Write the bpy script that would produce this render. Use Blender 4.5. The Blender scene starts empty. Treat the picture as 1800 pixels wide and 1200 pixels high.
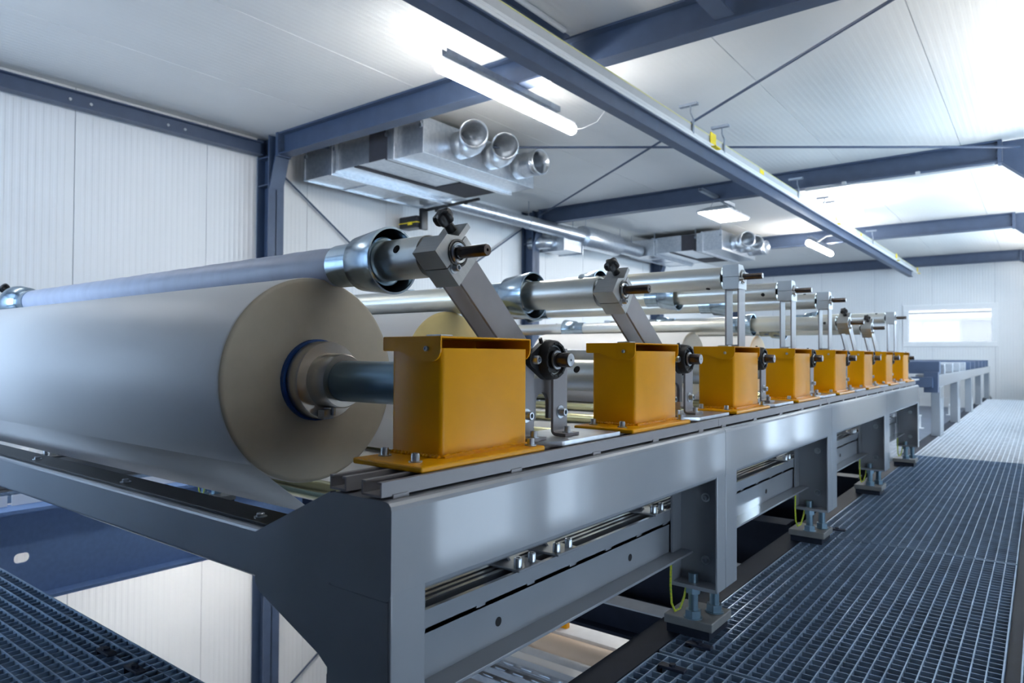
import bpy, bmesh, math, random
from mathutils import Vector, Matrix
random.seed(7)
PI = math.pi
S = bpy.context.scene
C = S.collection

# ------------------------------------------------------------------ camera
cam_d = bpy.data.cameras.new('camera')
cam = bpy.data.objects.new('camera', cam_d)
C.objects.link(cam)
cam_d.sensor_width = 36.0
cam_d.lens = 24.24
cam_d.clip_start = 0.02
cam.matrix_world = Matrix(((0.793, 0.008, 0.609, 0.0),
                           (0.609, -0.018, -0.793, 0.0),
                           (0.005, 1.000, -0.019, 3.8),
                           (0, 0, 0, 1)))
loc_, rot_, _s = cam.matrix_world.decompose()
cam.matrix_world = Matrix.Translation(loc_) @ rot_.to_matrix().to_4x4()
cam_d.dof.use_dof = True
cam_d.dof.focus_distance = 1.5
cam_d.dof.aperture_fstop = 6.0
S.camera = cam

# ------------------------------------------------------------------ view, world, light
S.view_settings.view_transform = 'Standard'
S.view_settings.look = 'None'
S.view_settings.gamma = 1.0
S.view_settings.exposure = 0.5
S.view_settings.use_curve_mapping = False
S.cycles.max_bounces = 10
S.cycles.diffuse_bounces = 5
S.cycles.glossy_bounces = 4
S.cycles.sample_clamp_indirect = 6.0
S.cycles.caustics_reflective = False
S.cycles.caustics_refractive = False
S.cycles.use_denoising = True

W = bpy.data.worlds.new('sky')
S.world = W
W.use_nodes = True
wn = W.node_tree.nodes
wn['Background'].inputs[0].default_value = (0.66, 0.82, 1.0, 1)
wn['Background'].inputs[1].default_value = 13.0

WARM = (1.0, 0.975, 0.93)

def area(name, loc, sx, sy, power, color=(1, 1, 1), rot=(0, 0, 0)):
    l = bpy.data.lights.new(name, 'AREA')
    l.shape = 'RECTANGLE'
    l.size = sx
    l.size_y = sy
    l.energy = power
    l.color = color
    o = bpy.data.objects.new(name, l)
    C.objects.link(o)
    o.location = loc
    o.rotation_euler = rot
    return o

# daylight enters through the windows (portals only guide the sampling of the sky)
def portal(loc, sx, sy, rot):
    o = area('window_portal', loc, sx, sy, 1.0, rot=rot)
    o.data.cycles.is_portal = True
portal((-1.54, 17.13, 4.455), 1.5, 0.7, (-math.pi / 2, 0, 0))
portal((-4.42, -3.3, 4.4), 3.05, 2.2, (math.pi / 2, 0, 0))
for (y0, y1) in ((6.6, 8.0), (9.0, 11.4), (12.9, 14.9)):
    portal((0.75, (y0 + y1) / 2, 4.6), 1.3, y1 - y0, (0, math.pi / 2, 0))
portal((0.75, 4.3, 3.20), 0.68, 7.6, (0, math.pi / 2, 0))
# unseen upward lamps on the right wall, added to brighten the ceiling (their housings are built with the luminaires)
FILL_UP = [(0.36, yy, 4.45) for yy in (3.0, 5.6, 8.8, 12.0, 15.2)]
for p, pw in zip(FILL_UP, (40, 60, 70, 75, 80)):
    area('ceiling_fill', (p[0] - 0.004, p[1], p[2] + 0.01), 0.10, 0.70, pw, WARM, (0, math.radians(180 + 42), 0))

# ------------------------------------------------------------------ materials
def mat(name, col, rough=0.5, metal=0.0, noise=0.0, nscale=20.0, bump=0.0, bscale=60.0, spec=0.5, coat=0.0, col2=None, stretch=None, emit=0.0, rvar=0.0):
    m = bpy.data.materials.new(name)
    m.use_nodes = True
    nt = m.node_tree
    b = nt.nodes['Principled BSDF']
    b.inputs['Base Color'].default_value = (*col, 1)
    b.inputs['Roughness'].default_value = rough
    b.inputs['Metallic'].default_value = metal
    b.inputs['Specular IOR Level'].default_value = spec
    b.inputs['Coat Weight'].default_value = coat
    b.inputs['Coat Roughness'].default_value = 0.075
    if emit:
        b.inputs['Emission Color'].default_value = (*col, 1)
        b.inputs['Emission Strength'].default_value = emit
    if noise or bump or col2 or rvar:
        tc = nt.nodes.new('ShaderNodeTexCoord')
        mp = nt.nodes.new('ShaderNodeMapping')
        nt.links.new(tc.outputs['Object'], mp.inputs[0])
        if stretch:
            mp.inputs['Scale'].default_value = stretch
        tx = nt.nodes.new('ShaderNodeTexNoise')
        tx.inputs['Scale'].default_value = nscale
        tx.inputs['Detail'].default_value = 5
        nt.links.new(mp.outputs[0], tx.inputs['Vector'])
        if noise or col2:
            r = nt.nodes.new('ShaderNodeValToRGB')
            c2 = col2 or tuple(min(1, c * (1 + noise)) for c in col)
            c1 = col if col2 else tuple(c * (1 - noise) for c in col)
            r.color_ramp.elements[0].position = 0.33
            r.color_ramp.elements[1].position = 0.67
            r.color_ramp.elements[0].color = (*c1, 1)
            r.color_ramp.elements[1].color = (*c2, 1)
            nt.links.new(tx.outputs['Fac'], r.inputs[0])
            nt.links.new(r.outputs[0], b.inputs['Base Color'])
        if rvar:
            mr = nt.nodes.new('ShaderNodeMapRange')
            mr.inputs['To Min'].default_value = max(0.02, rough - rvar)
            mr.inputs['To Max'].default_value = rough + rvar
            nt.links.new(tx.outputs['Fac'], mr.inputs[0])
            nt.links.new(mr.outputs[0], b.inputs['Roughness'])
        if bump:
            t2 = nt.nodes.new('ShaderNodeTexNoise')
            t2.inputs['Scale'].default_value = bscale
            t2.inputs['Detail'].default_value = 4
            nt.links.new(mp.outputs[0], t2.inputs['Vector'])
            bp = nt.nodes.new('ShaderNodeBump')
            bp.inputs['Strength'].default_value = bump
            bp.inputs['Distance'].default_value = 0.004
            nt.links.new(t2.outputs['Fac'], bp.inputs['Height'])
            nt.links.new(bp.outputs[0], b.inputs['Normal'])
    return m

M = {}
M['wall'] = mat('wall_panel_white', (0.80, 0.81, 0.82), 0.42, noise=0.015, nscale=2)
M['unseen_dark'] = mat('dark_unseen_wall', (0.07, 0.085, 0.12), 0.6, noise=0.05)  # dark colour that cuts bounced light from unseen walls behind the camera
M['ceil'] = mat('ceiling_panel_white', (0.82, 0.82, 0.80), 0.45, noise=0.015, nscale=2)
M['joint'] = mat('panel_joint_grey', (0.42, 0.44, 0.48), 0.6, noise=0.05)
M['steel'] = mat('slate_blue_steel_paint', (0.050, 0.076, 0.135), 0.45, noise=0.08, nscale=9)
M['floorsteel'] = mat('dark_floor_steel_paint', (0.012, 0.016, 0.030), 0.5, spec=0.2, noise=0.15, nscale=12)
M['bluebeam'] = mat('blue_floor_beam_paint', (0.17, 0.28, 0.52), 0.5, noise=0.05, nscale=40)
M['grey'] = mat('machine_grey_paint', (0.24, 0.262, 0.295), 0.45, coat=1.0, noise=0.03, nscale=8, rvar=0.05)
M['greyarm'] = mat('grey_arm_paint', (0.235, 0.23, 0.245), 0.38, noise=0.03, nscale=30)
M['yellow'] = mat('yellow_box_paint', (0.68, 0.305, 0.0), 0.32, spec=0.22, noise=0.03, nscale=14, bump=0.03, bscale=90)
M['safety'] = mat('yellow_clip_plastic', (0.95, 0.72, 0.01), 0.5, noise=0.02)
M['zinc'] = mat('zinc_plated_tube', (0.64, 0.68, 0.71), 0.36, 0.9, col2=(0.76, 0.73, 0.62), nscale=3.5, stretch=(0.6, 3, 3), bump=0.02, bscale=30, rvar=0.08)
M['zincblue'] = mat('blue_zinc_tube', (0.16, 0.24, 0.30), 0.34, 0.75, noise=0.12, nscale=4, bump=0.02)
M['cone'] = mat('turned_steel_collar', (0.33, 0.42, 0.50), 0.22, 1.0, noise=0.1, nscale=6, stretch=(8, 1, 1))
M['alu'] = mat('milled_aluminium', (0.42, 0.435, 0.44), 0.42, 0.85, noise=0.05, nscale=15, stretch=(1, 12, 1))
M['chuck'] = mat('turned_aluminium_chuck', (0.62, 0.58, 0.52), 0.28, 1.0, noise=0.06, nscale=8)
M['shaft'] = mat('dark_turned_shaft', (0.11, 0.095, 0.09), 0.25, 0.9, noise=0.25, nscale=6, stretch=(10, 1, 1))
M['shaftend'] = mat('bright_shaft_end', (0.45, 0.47, 0.50), 0.4, 0.7, noise=0.05)
M['bolt'] = mat('zinc_bolt', (0.48, 0.52, 0.56), 0.28, 1.0, noise=0.08, nscale=80)
M['black'] = mat('black_plastic', (0.010, 0.011, 0.014), 0.35, noise=0.1, nscale=40)
M['castblack'] = mat('black_cast_housing', (0.006, 0.0065, 0.008), 0.42, spec=0.3, noise=0.15, nscale=60, bump=0.05, bscale=150)
M['hole'] = mat('dark_bore', (0.006, 0.006, 0.008), 0.8, noise=0.05)
M['paper'] = mat('white_paper', (0.80, 0.79, 0.78), 0.42, noise=0.01, nscale=3, bump=0.015, bscale=12)
M['paperend'] = mat('cream_paper_end', (0.46, 0.42, 0.335), 0.5, noise=0.03, nscale=30, bump=0.03, bscale=80)
M['paperyellow'] = mat('yellowish_paper_end', (0.75, 0.60, 0.26), 0.5, noise=0.06, nscale=10)
M['paperorange'] = mat('orange_cream_paper_end', (0.80, 0.56, 0.30), 0.5, noise=0.05, nscale=10)
M['wrap'] = mat('bluish_wrapping_film', (0.46, 0.50, 0.62), 0.42, noise=0.05, nscale=10, bump=0.22, bscale=26, stretch=(2.4, 0.7, 0.7))
M['bluering'] = mat('blue_core_ring', (0.012, 0.07, 0.26), 0.5, noise=0.08)
M['guide'] = mat('yellow_zinc_guide_tube', (0.52, 0.50, 0.30), 0.25, 1.0, noise=0.1, nscale=5, stretch=(1, 6, 6))
M['galv'] = mat('galvanised_sheet', (0.56, 0.60, 0.65), 0.30, 0.92, col2=(0.70, 0.73, 0.77), nscale=26, bump=0.03, bscale=10)
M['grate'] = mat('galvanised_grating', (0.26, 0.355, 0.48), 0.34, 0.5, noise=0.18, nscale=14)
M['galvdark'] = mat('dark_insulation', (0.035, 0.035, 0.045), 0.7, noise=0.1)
M['grate_bright'] = mat('brightened_grating', (0.74, 0.77, 0.81), 0.34, 0.15, noise=0.12, nscale=14)  # brightness of the far walkway put into a lighter grating colour
M['kerb'] = mat('kerb_steel_paint', (0.012, 0.016, 0.027), 0.55, spec=0.15, noise=0.12, nscale=10)
M['foot'] = mat('dull_foot_plate', (0.16, 0.165, 0.165), 0.5, noise=0.1)
M['rail'] = mat('galvanised_channel', (0.30, 0.34, 0.40), 0.4, 0.8, noise=0.1)
M['white'] = mat('white_enamel', (0.82, 0.83, 0.84), 0.35, noise=0.01)
M['track'] = mat('pale_grey_conductor_rail', (0.55, 0.56, 0.57), 0.4, noise=0.02)
M['lamp'] = mat('lit_diffuser', (1.0, 0.985, 0.95), 0.4, emit=50.0)
M['lampsoft'] = mat('dimmed_lit_diffuser', (1.0, 0.985, 0.95), 0.4, emit=12.0)
M['lampbright'] = mat('bright_lit_diffuser', (1.0, 0.985, 0.95), 0.4, emit=90.0)
M['panel'] = mat('lit_panel_diffuser', (1.0, 0.985, 0.95), 0.4, emit=45.0)
M['green'] = mat('yellow_green_cable', (0.70, 0.66, 0.02), 0.45, noise=0.1, nscale=200, col2=(0.25, 0.45, 0.05))
M['cord'] = mat('pale_cable', (0.7, 0.71, 0.72), 0.5, noise=0.02)
M['lemon'] = mat('pale_yellow_line', (0.75, 0.72, 0.30), 0.5, noise=0.02)
M['beige'] = mat('beige_cardboard_roll', (0.72, 0.56, 0.42), 0.6, noise=0.05, nscale=5)
M['lowgrey'] = mat('pale_grey_panel', (0.55, 0.57, 0.60), 0.45, noise=0.04)
M['concrete'] = mat('concrete_floor', (0.42, 0.43, 0.45), 0.6, noise=0.1, nscale=3)
M['deck'] = mat('dark_deck_plate', (0.11, 0.135, 0.185), 0.55, noise=0.12, nscale=4)
M['facade'] = mat('white_facade_outside', (0.85, 0.87, 0.9), 0.6, noise=0.02)

def glass_mat(name='window_glass', tint=(0.93, 0.96, 0.97)):
    m = bpy.data.materials.new(name)
    m.use_nodes = True
    nt = m.node_tree
    nt.nodes.clear()
    o = nt.nodes.new('ShaderNodeOutputMaterial')
    mx = nt.nodes.new('ShaderNodeMixShader')
    t = nt.nodes.new('ShaderNodeBsdfTransparent')
    g = nt.nodes.new('ShaderNodeBsdfGlossy')
    t.inputs[0].default_value = (*tint, 1)
    g.inputs['Roughness'].default_value = 0.03
    mx.inputs[0].default_value = 0.05
    nt.links.new(t.outputs[0], mx.inputs[1])
    nt.links.new(g.outputs[0], mx.inputs[2])
    nt.links.new(mx.outputs[0], o.inputs[0])
    return m
M['glass'] = glass_mat()
M['tinted'] = glass_mat('tinted_glass', (0.56, 0.565, 0.57))
M['bluetint'] = glass_mat('blue_tinted_glass', (0.85, 0.89, 0.94))
M['darktinted'] = glass_mat('dark_tinted_glass', (0.33, 0.31, 0.295))

# ------------------------------------------------------------------ mesh helpers
class B:
    """collects shapes into one mesh"""
    def __init__(s):
        s.bm = bmesh.new()
    def box(s, x0, x1, y0, y1, z0, z1, bev=0.0, seg=2, mi=0, only=None):
        x0, x1 = min(x0, x1), max(x0, x1); y0, y1 = min(y0, y1), max(y0, y1); z0, z1 = min(z0, z1), max(z0, z1)
        v = [s.bm.verts.new(p) for p in ((x0, y0, z0), (x1, y0, z0), (x1, y1, z0), (x0, y1, z0), (x0, y0, z1), (x1, y0, z1), (x1, y1, z1), (x0, y1, z1))]
        fs = [s.bm.faces.new([v[i] for i in q]) for q in ((0, 3, 2, 1), (4, 5, 6, 7), (0, 1, 5, 4), (1, 2, 6, 5), (2, 3, 7, 6), (3, 0, 4, 7))]
        for f in fs: f.material_index = mi
        if bev > 0:
            es = set(e for f in fs for e in f.edges)
            if only:
                ax = 'xyz'.index(only)
                es = [e for e in es if abs((e.verts[0].co - e.verts[1].co)[ax]) > 1e-9]
            r = bmesh.ops.bevel(s.bm, geom=list(es), offset=bev, segments=seg, affect='EDGES', profile=0.5)
            for f in r['faces']: f.material_index = mi
        return s
    def prism(s, axis, poly, a0, a1, mi=0):
        """poly: 2-D points in the two remaining axes (x:(y,z), y:(x,z), z:(x,y))"""
        def P(p, a):
            return {'x': (a, p[0], p[1]), 'y': (p[0], a, p[1]), 'z': (p[0], p[1], a)}[axis]
        v0 = [s.bm.verts.new(P(p, a0)) for p in poly]
        v1 = [s.bm.verts.new(P(p, a1)) for p in poly]
        n = len(poly)
        fs = [s.bm.faces.new(v0), s.bm.faces.new(v1)]
        for i in range(n):
            fs.append(s.bm.faces.new((v0[i], v0[(i + 1) % n], v1[(i + 1) % n], v1[i])))
        for f in fs: f.material_index = mi
        bmesh.ops.recalc_face_normals(s.bm, faces=fs)
        return s
    def lathe(s, prof, org=(0, 0, 0), axis=(1, 0, 0), n=32, closed=False, mis=None):
        """prof: (along, radius) pairs, revolved about axis through org; mis: material index per span"""
        a = Vector(axis).normalized()
        u = a.orthogonal().normalized(); w = a.cross(u)
        o = Vector(org)
        rings = []
        for (t, r) in prof:
            if r < 1e-6:
                rings.append([s.bm.verts.new(o + a * t)])
            else:
                rings.append([s.bm.verts.new(o + a * t + (u * math.cos(2 * PI * k / n) + w * math.sin(2 * PI * k / n)) * r) for k in range(n)])
        m = len(rings)
        fs = []
        for i in range(m if closed else m - 1):
            A, Bq = rings[i], rings[(i + 1) % m]
            for k in range(n):
                k2 = (k + 1) % n
                if len(A) == 1 and len(Bq) == 1: continue
                if len(A) == 1: f = s.bm.faces.new((A[0], Bq[k2], Bq[k]))
                elif len(Bq) == 1: f = s.bm.faces.new((A[k], A[k2], Bq[0]))
                else: f = s.bm.faces.new((A[k], A[k2], Bq[k2], Bq[k]))
                f.smooth = True
                if mis: f.material_index = mis[i]
                fs.append(f)
        bmesh.ops.recalc_face_normals(s.bm, faces=fs)
        return s
    def cyl(s, p0, p1, r, n=24, r2=None, cap=0.0):
        p0, p1 = Vector(p0), Vector(p1)
        L = (p1 - p0).length
        r2 = r if r2 is None else r2
        c = cap
        pr = [(0, 0), (0, r - c), (c, r), (L - c, r2), (L, r2 - c), (L, 0)] if c else [(0, 0), (0, r), (L, r2), (L, 0)]
        return s.lathe(pr, p0, (p1 - p0), n)
    def tube(s, pts, r, n=10, cap=True):
        pts = [Vector(p) for p in pts]
        rings = []
        ref = None
        for i, p in enumerate(pts):
            d = (pts[min(i + 1, len(pts) - 1)] - pts[max(i - 1, 0)]).normalized()
            if ref is None: ref = d.orthogonal().normalized()
            u = (ref - d * ref.dot(d))
            u = u.normalized() if u.length > 1e-6 else d.orthogonal().normalized()
            ref = u
            w = d.cross(u)
            rr = r[i] if isinstance(r, (list, tuple)) else r
            rings.append([s.bm.verts.new(p + (u * math.cos(2 * PI * k / n) + w * math.sin(2 * PI * k / n)) * rr) for k in range(n)])
        fs = []
        for i in range(len(rings) - 1):
            for k in range(n):
                f = s.bm.faces.new((rings[i][k], rings[i][(k + 1) % n], rings[i + 1][(k + 1) % n], rings[i + 1][k]))
                f.smooth = True; fs.append(f)
        if cap:
            fs.append(s.bm.faces.new(rings[0])); fs.append(s.bm.faces.new(rings[-1]))
        bmesh.ops.recalc_face_normals(s.bm, faces=fs)
        return s
    def bar(s, p0, p1, w, h, up=(0, 0, 1)):
        """rectangular bar between two points"""
        p0, p1 = Vector(p0), Vector(p1)
        d = (p1 - p0).normalized(); side = d.cross(Vector(up)).normalized(); u = side.cross(d)
        vs = []
        for p in (p0, p1):
            for a, b in ((-1, -1), (1, -1), (1, 1), (-1, 1)):
                vs.append(s.bm.verts.new(p + side * a * w / 2 + u * b * h / 2))
        for q in ((3, 2, 1, 0), (4, 5, 6, 7), (0, 1, 5, 4), (1, 2, 6, 5), (2, 3, 7, 6), (3, 0, 4, 7)):
            s.bm.faces.new([vs[i] for i in q])
        return s
    def ibeam(s, axis, a0, a1, c, z0, z1, w, tf=0.012, tw=0.008):
        """I section along x or y, centred on c in the other axis"""
        p = [(c - w / 2, z0), (c + w / 2, z0), (c + w / 2, z0 + tf), (c + tw / 2, z0 + tf), (c + tw / 2, z1 - tf), (c + w / 2, z1 - tf), (c + w / 2, z1), (c - w / 2, z1), (c - w / 2, z1 - tf), (c - tw / 2, z1 - tf), (c - tw / 2, z0 + tf), (c - w / 2, z0 + tf)]
        return s.prism(axis, p, a0, a1)

def obj(name, b, mats, parent=None, loc=(0, 0, 0), rot=(0, 0, 0), shade=None):
    me = bpy.data.meshes.new(name)
    b.bm.normal_update()
    b.bm.to_mesh(me); b.bm.free()
    for m in (mats if isinstance(mats, (list, tuple)) else [mats]):
        me.materials.append(M[m])
    o = bpy.data.objects.new(name, me)
    C.objects.link(o)
    o.location = loc
    o.rotation_euler = rot
    if parent: o.parent = parent
    if shade is not None:
        for p in me.polygons: p.use_smooth = True
        me.set_sharp_from_angle(angle=math.radians(shade))
    elif any(p.use_smooth for p in me.polygons):
        me.set_sharp_from_angle(angle=math.radians(35))
    return o

def tag(o, label, cat, group=None):
    o['label'] = label; o['category'] = cat
    if group: o['group'] = group
    return o

def thing(name, label, cat, loc=(0, 0, 0), rot=(0, 0, 0), group=None):
    o = bpy.data.objects.new(name, None)
    C.objects.link(o)
    o.empty_display_size = 0.05
    o.location = loc; o.rotation_euler = rot
    return tag(o, label, cat, group)

def struct(name, b, mats, label=None, cat=None):
    o = obj(name, b, mats)
    o['kind'] = 'structure'
    if label: o['label'] = label
    if cat: o['category'] = cat
    return o

def put(src, parent, loc, rot=(0, 0, 0), name=None):
    """copy of a part that shares its mesh"""
    o = src.copy(); C.objects.link(o)
    if name: o.name = name
    o.parent = parent; o.location = loc; o.rotation_euler = rot
    return o

def dup(root, loc, label, rot=None, mirror=False, group=None, skip=()):
    """copy of a thing with its parts and their sub-parts"""
    r = root.copy(); C.objects.link(r)
    r.location = loc
    if rot is not None: r.rotation_euler = rot
    if mirror: r.scale = (-1, 1, 1)
    r['label'] = label
    if group: r['group'] = group
    for ch in list(root.children):
        if ch.name.split('.')[0] in skip: continue
        c = ch.copy(); C.objects.link(c); c.parent = r
        for g in list(ch.children):
            d = g.copy(); C.objects.link(d); d.parent = c
    return r

def arc(cx, cy, r, a0, a1, n):
    return [(cx + r * math.cos(math.radians(a0 + (a1 - a0) * k / n)), cy + r * math.sin(math.radians(a0 + (a1 - a0) * k / n))) for k in range(n + 1)]

ORD = ['nearest', 'second', 'third', 'fourth', 'fifth', 'sixth', 'seventh', 'eighth', 'ninth', 'tenth', 'eleventh', 'twelfth']
def nth(k, what='near end'):
    return 'closest to the ' + what if k == 0 else ORD[k] + ' from the ' + what

# ------------------------------------------------------------------ room shell
X_L, X_R, Y_F, Y_B, Z_C = -6.12, 0.62, -3.2, 17.05, 5.92
def ribs(u0, u1, joint0, jp=1.1, pitch=0.05, d=0.0022):
    """profile (u, depth) of a ribbed sandwich panel with a groove at every joint"""
    out = [(u0, 0.0)]
    n0 = math.ceil((u0 - joint0) / jp)
    joints = []
    k = n0
    while joint0 + k * jp < u1 - 0.01:
        joints.append(joint0 + k * jp); k += 1
    u = u0 + 0.012
    while u < u1 - pitch:
        if any(abs(u + pitch / 2 - j) < pitch * 0.75 for j in joints):
            j = [j for j in joints if abs(u + pitch / 2 - j) < pitch * 0.75][0]
            if not (out and out[-1][0] > j):
                if j - 0.004 > out[-1][0]:
                    out += [(j - 0.004, 0), (j - 0.003, -0.008), (j + 0.003, -0.008), (j + 0.004, 0)]
            u += pitch; continue
        a = max(u, out[-1][0] + 0.001)
        out += [(a + 0.006, 0), (a + 0.014, d), (a + 0.028, d), (a + 0.036, 0)]
        u += pitch
    out.append((u1, 0.0))
    return out

def rib_face(b, prof, fn, v0, v1):
    A = [b.bm.verts.new(fn(u, d, v0)) for u, d in prof]
    Bv = [b.bm.verts.new(fn(u, d, v1)) for u, d in prof]
    for i in range(len(prof) - 1):
        f = b.bm.faces.new((A[i], A[i + 1], Bv[i + 1], Bv[i]))
        if prof[i][1] < -0.001 and prof[i + 1][1] < -0.001: f.material_index = 1

pl = ribs(Y_F, Y_B, 2.215)
b = B(); rib_face(b, pl, lambda u, d, v: (X_L + d, u, v), 0, Z_C + 0.05)
b.box(X_L - 0.12, X_L - 0.02, Y_F, Y_B, 0, Z_C + 0.05)
struct('wall_left', b, ['wall', 'joint'])
def cut(prof, lo, hi):
    q = [p for p in prof if lo < p[0] < hi]
    return [(lo, 0)] + q + [(hi, 0)]
RW = [(6.6, 8.0, 3.95, 5.25), (9.0, 11.4, 3.95, 5.25), (12.9, 14.9, 3.95, 5.25)] + [(a, b, 2.88, 3.55) for a, b in ((0.55, 1.45), (2.05, 2.78), (2.87, 3.38), (4.02, 4.46), (4.54, 4.78), (5.08, 5.42), (6.35, 7.2), (7.3, 8.1))]  # first three are unseen high windows, added to brighten the far walkway
fnr = lambda u, d, v: (X_R - d, u, v)
b = B()
cuts = sorted(set([Y_F, Y_B] + [v for p in RW for v in p[:2]]))
for y0, y1 in zip(cuts, cuts[1:]):
    ym = (y0 + y1) / 2
    zz = [0]
    for p in sorted((q for q in RW if q[0] < ym < q[1]), key=lambda q: q[2]): zz += [p[2], p[3]]
    zz.append(Z_C + 0.05)
    for q in range(0, len(zz), 2):
        rib_face(b, cut(pl, y0, y1), fnr, zz[q], zz[q + 1])
        b.box(X_R + 0.02, X_R + 0.12, y0, y1, zz[q], zz[q + 1])
struct('wall_right', b, ['wall', 'joint'])
pc = ribs(X_L, X_R, -0.63, d=0.0009)
b = B(); rib_face(b, pc, lambda u, d, v: (u, v, Z_C - d), Y_F, Y_B)
b.box(X_L, X_R, Y_F, Y_B, Z_C + 0.02, Z_C + 0.12)
struct('ceiling', b, ['ceil', 'joint'])
# back wall with the strip window
WX0, WX1, WZ0, WZ1 = -2.355, -0.725, 4.04, 4.87
b = B()
fnb = lambda u, d, v: (u, Y_B - d, v)
rib_face(b, cut(ribs(X_L, X_R, -0.745, 1.1), X_L, WX0), fnb, 0, Z_C + 0.05)
rib_face(b, cut(ribs(X_L, X_R, -0.745, 1.1), WX1, X_R), fnb, 0, Z_C + 0.05)
rib_face(b, cut(ribs(X_L, X_R, -0.745, 1.1), WX0, WX1), fnb, 0, WZ0)
rib_face(b, cut(ribs(X_L, X_R, -0.745, 1.1), WX0, WX1), fnb, WZ1, Z_C + 0.05)
for (a0, a1, c0, c1) in ((X_L, WX0, 0, Z_C), (WX1, X_R, 0, Z_C), (WX0, WX1, 0, WZ0), (WX0, WX1, WZ1, Z_C)):
    b.box(a0, a1, Y_B + 0.02, Y_B + 0.12, c0, c1)
struct('wall_back', b, ['wall', 'joint'])
# front wall, behind the camera, with a daylight strip window over its whole width
b = B()
fnf = lambda u, d, v: (u, Y_F + d, v)
FZ0, FZ1, FX0, FX1 = 3.3, 5.5, -5.95, -2.9
pf = ribs(X_L, X_R, -0.745)
rib_face(b, cut(pf, X_L, FX0), fnf, 0, Z_C + 0.05)
rib_face(b, cut(pf, FX1, X_R), fnf, 0, Z_C + 0.05)
rib_face(b, cut(pf, FX0, FX1), fnf, 0, FZ0)
rib_face(b, cut(pf, FX0, FX1), fnf, FZ1, Z_C + 0.05)
struct('wall_front', b, ['unseen_dark', 'joint'])
def window(name, x0, x1, z0, z1, y, d, mull, gl='glass'):
    b = B()
    w = 0.075
    for (a0, a1, c0, c1) in ((x0 - 0.03, x1 + 0.03, z0 - 0.03, z0 + w), (x0 - 0.03, x1 + 0.03, z1 - w, z1 + 0.03), (x0 - 0.03, x0 + w, z0 + w, z1 - w), (x1 - w, x1 + 0.03, z0 + w, z1 - w)):
        b.box(a0, a1, y - 0.03 * d, y + 0.07 * d, c0, c1, 0.006)
    for k in range(1, mull):
        xm = x0 + (x1 - x0) * k / mull
        b.box(xm - 0.03, xm + 0.03, y - 0.02 * d, y + 0.07 * d, z0 + w, z1 - w)
    o = struct(name, b, 'white')
    g = B(); g.box(x0 + w, x1 - w, y + 0.02 * d, y + 0.026 * d, z0 + w, z1 - w)
    obj('pane', g, gl, o)
    return o
w1 = window('window_1', WX0, WX1, WZ0, WZ1, Y_B, 1, 1, 'darktinted')
s = B(); s.box(WX0 + 0.08, WX1 - 0.08, Y_B - 0.028, Y_B - 0.012, WZ1 - 0.16, WZ1 - 0.13, 0.004)
obj('blind_rail', s, 'track', w1)
b = B(); b.box(-2.66, X_R, Y_F, -0.5, 3.02, Z_C)  # unseen block, added to keep front window light off the near machine end
struct('wall_light_block', b, 'unseen_dark')
window('window_2', FX0, FX1, FZ0, FZ1, Y_F, -1, 2, 'bluetint')
for k, (y0, y1, RZ0, RZ1) in enumerate(RW):
    b = B(); w = 0.075 if k < 3 else 0.035
    for (a0, a1, c0, c1) in ((y0 - 0.03, y1 + 0.03, RZ0 - 0.03, RZ0 + w), (y0 - 0.03, y1 + 0.03, RZ1 - w, RZ1 + 0.03), (y0 - 0.03, y0 + w, RZ0 + w, RZ1 - w), (y1 - w, y1 + 0.03, RZ0 + w, RZ1 - w)):
        b.box(X_R - 0.03, X_R + 0.07, a0, a1, c0, c1, 0.006)
    o = struct('window_%d' % (k + 3), b, 'white')
    g = B(); g.box(X_R + 0.02, X_R + 0.026, y0 + w, y1 - w, RZ0 + w, RZ1 - w)
    obj('pane', g, 'glass' if k < 3 else 'tinted', o)
b = B(); b.box(X_L, X_R, Y_F, Y_B, -0.1, 0)
struct('floor', b, 'concrete')
# white building outside the strip window
b = B()
b.box(-7, 3, 21.0, 21.3, 0, 4.72); b.box(-7, 3, 20.8, 21.3, 4.72, 4.78); b.box(-7, 3, 20.9, 21.0, 4.15, 4.2)
o = obj('neighbour_building', b, 'facade')
tag(o, 'white building seen outside through the strip window in the back wall', 'building')

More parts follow.
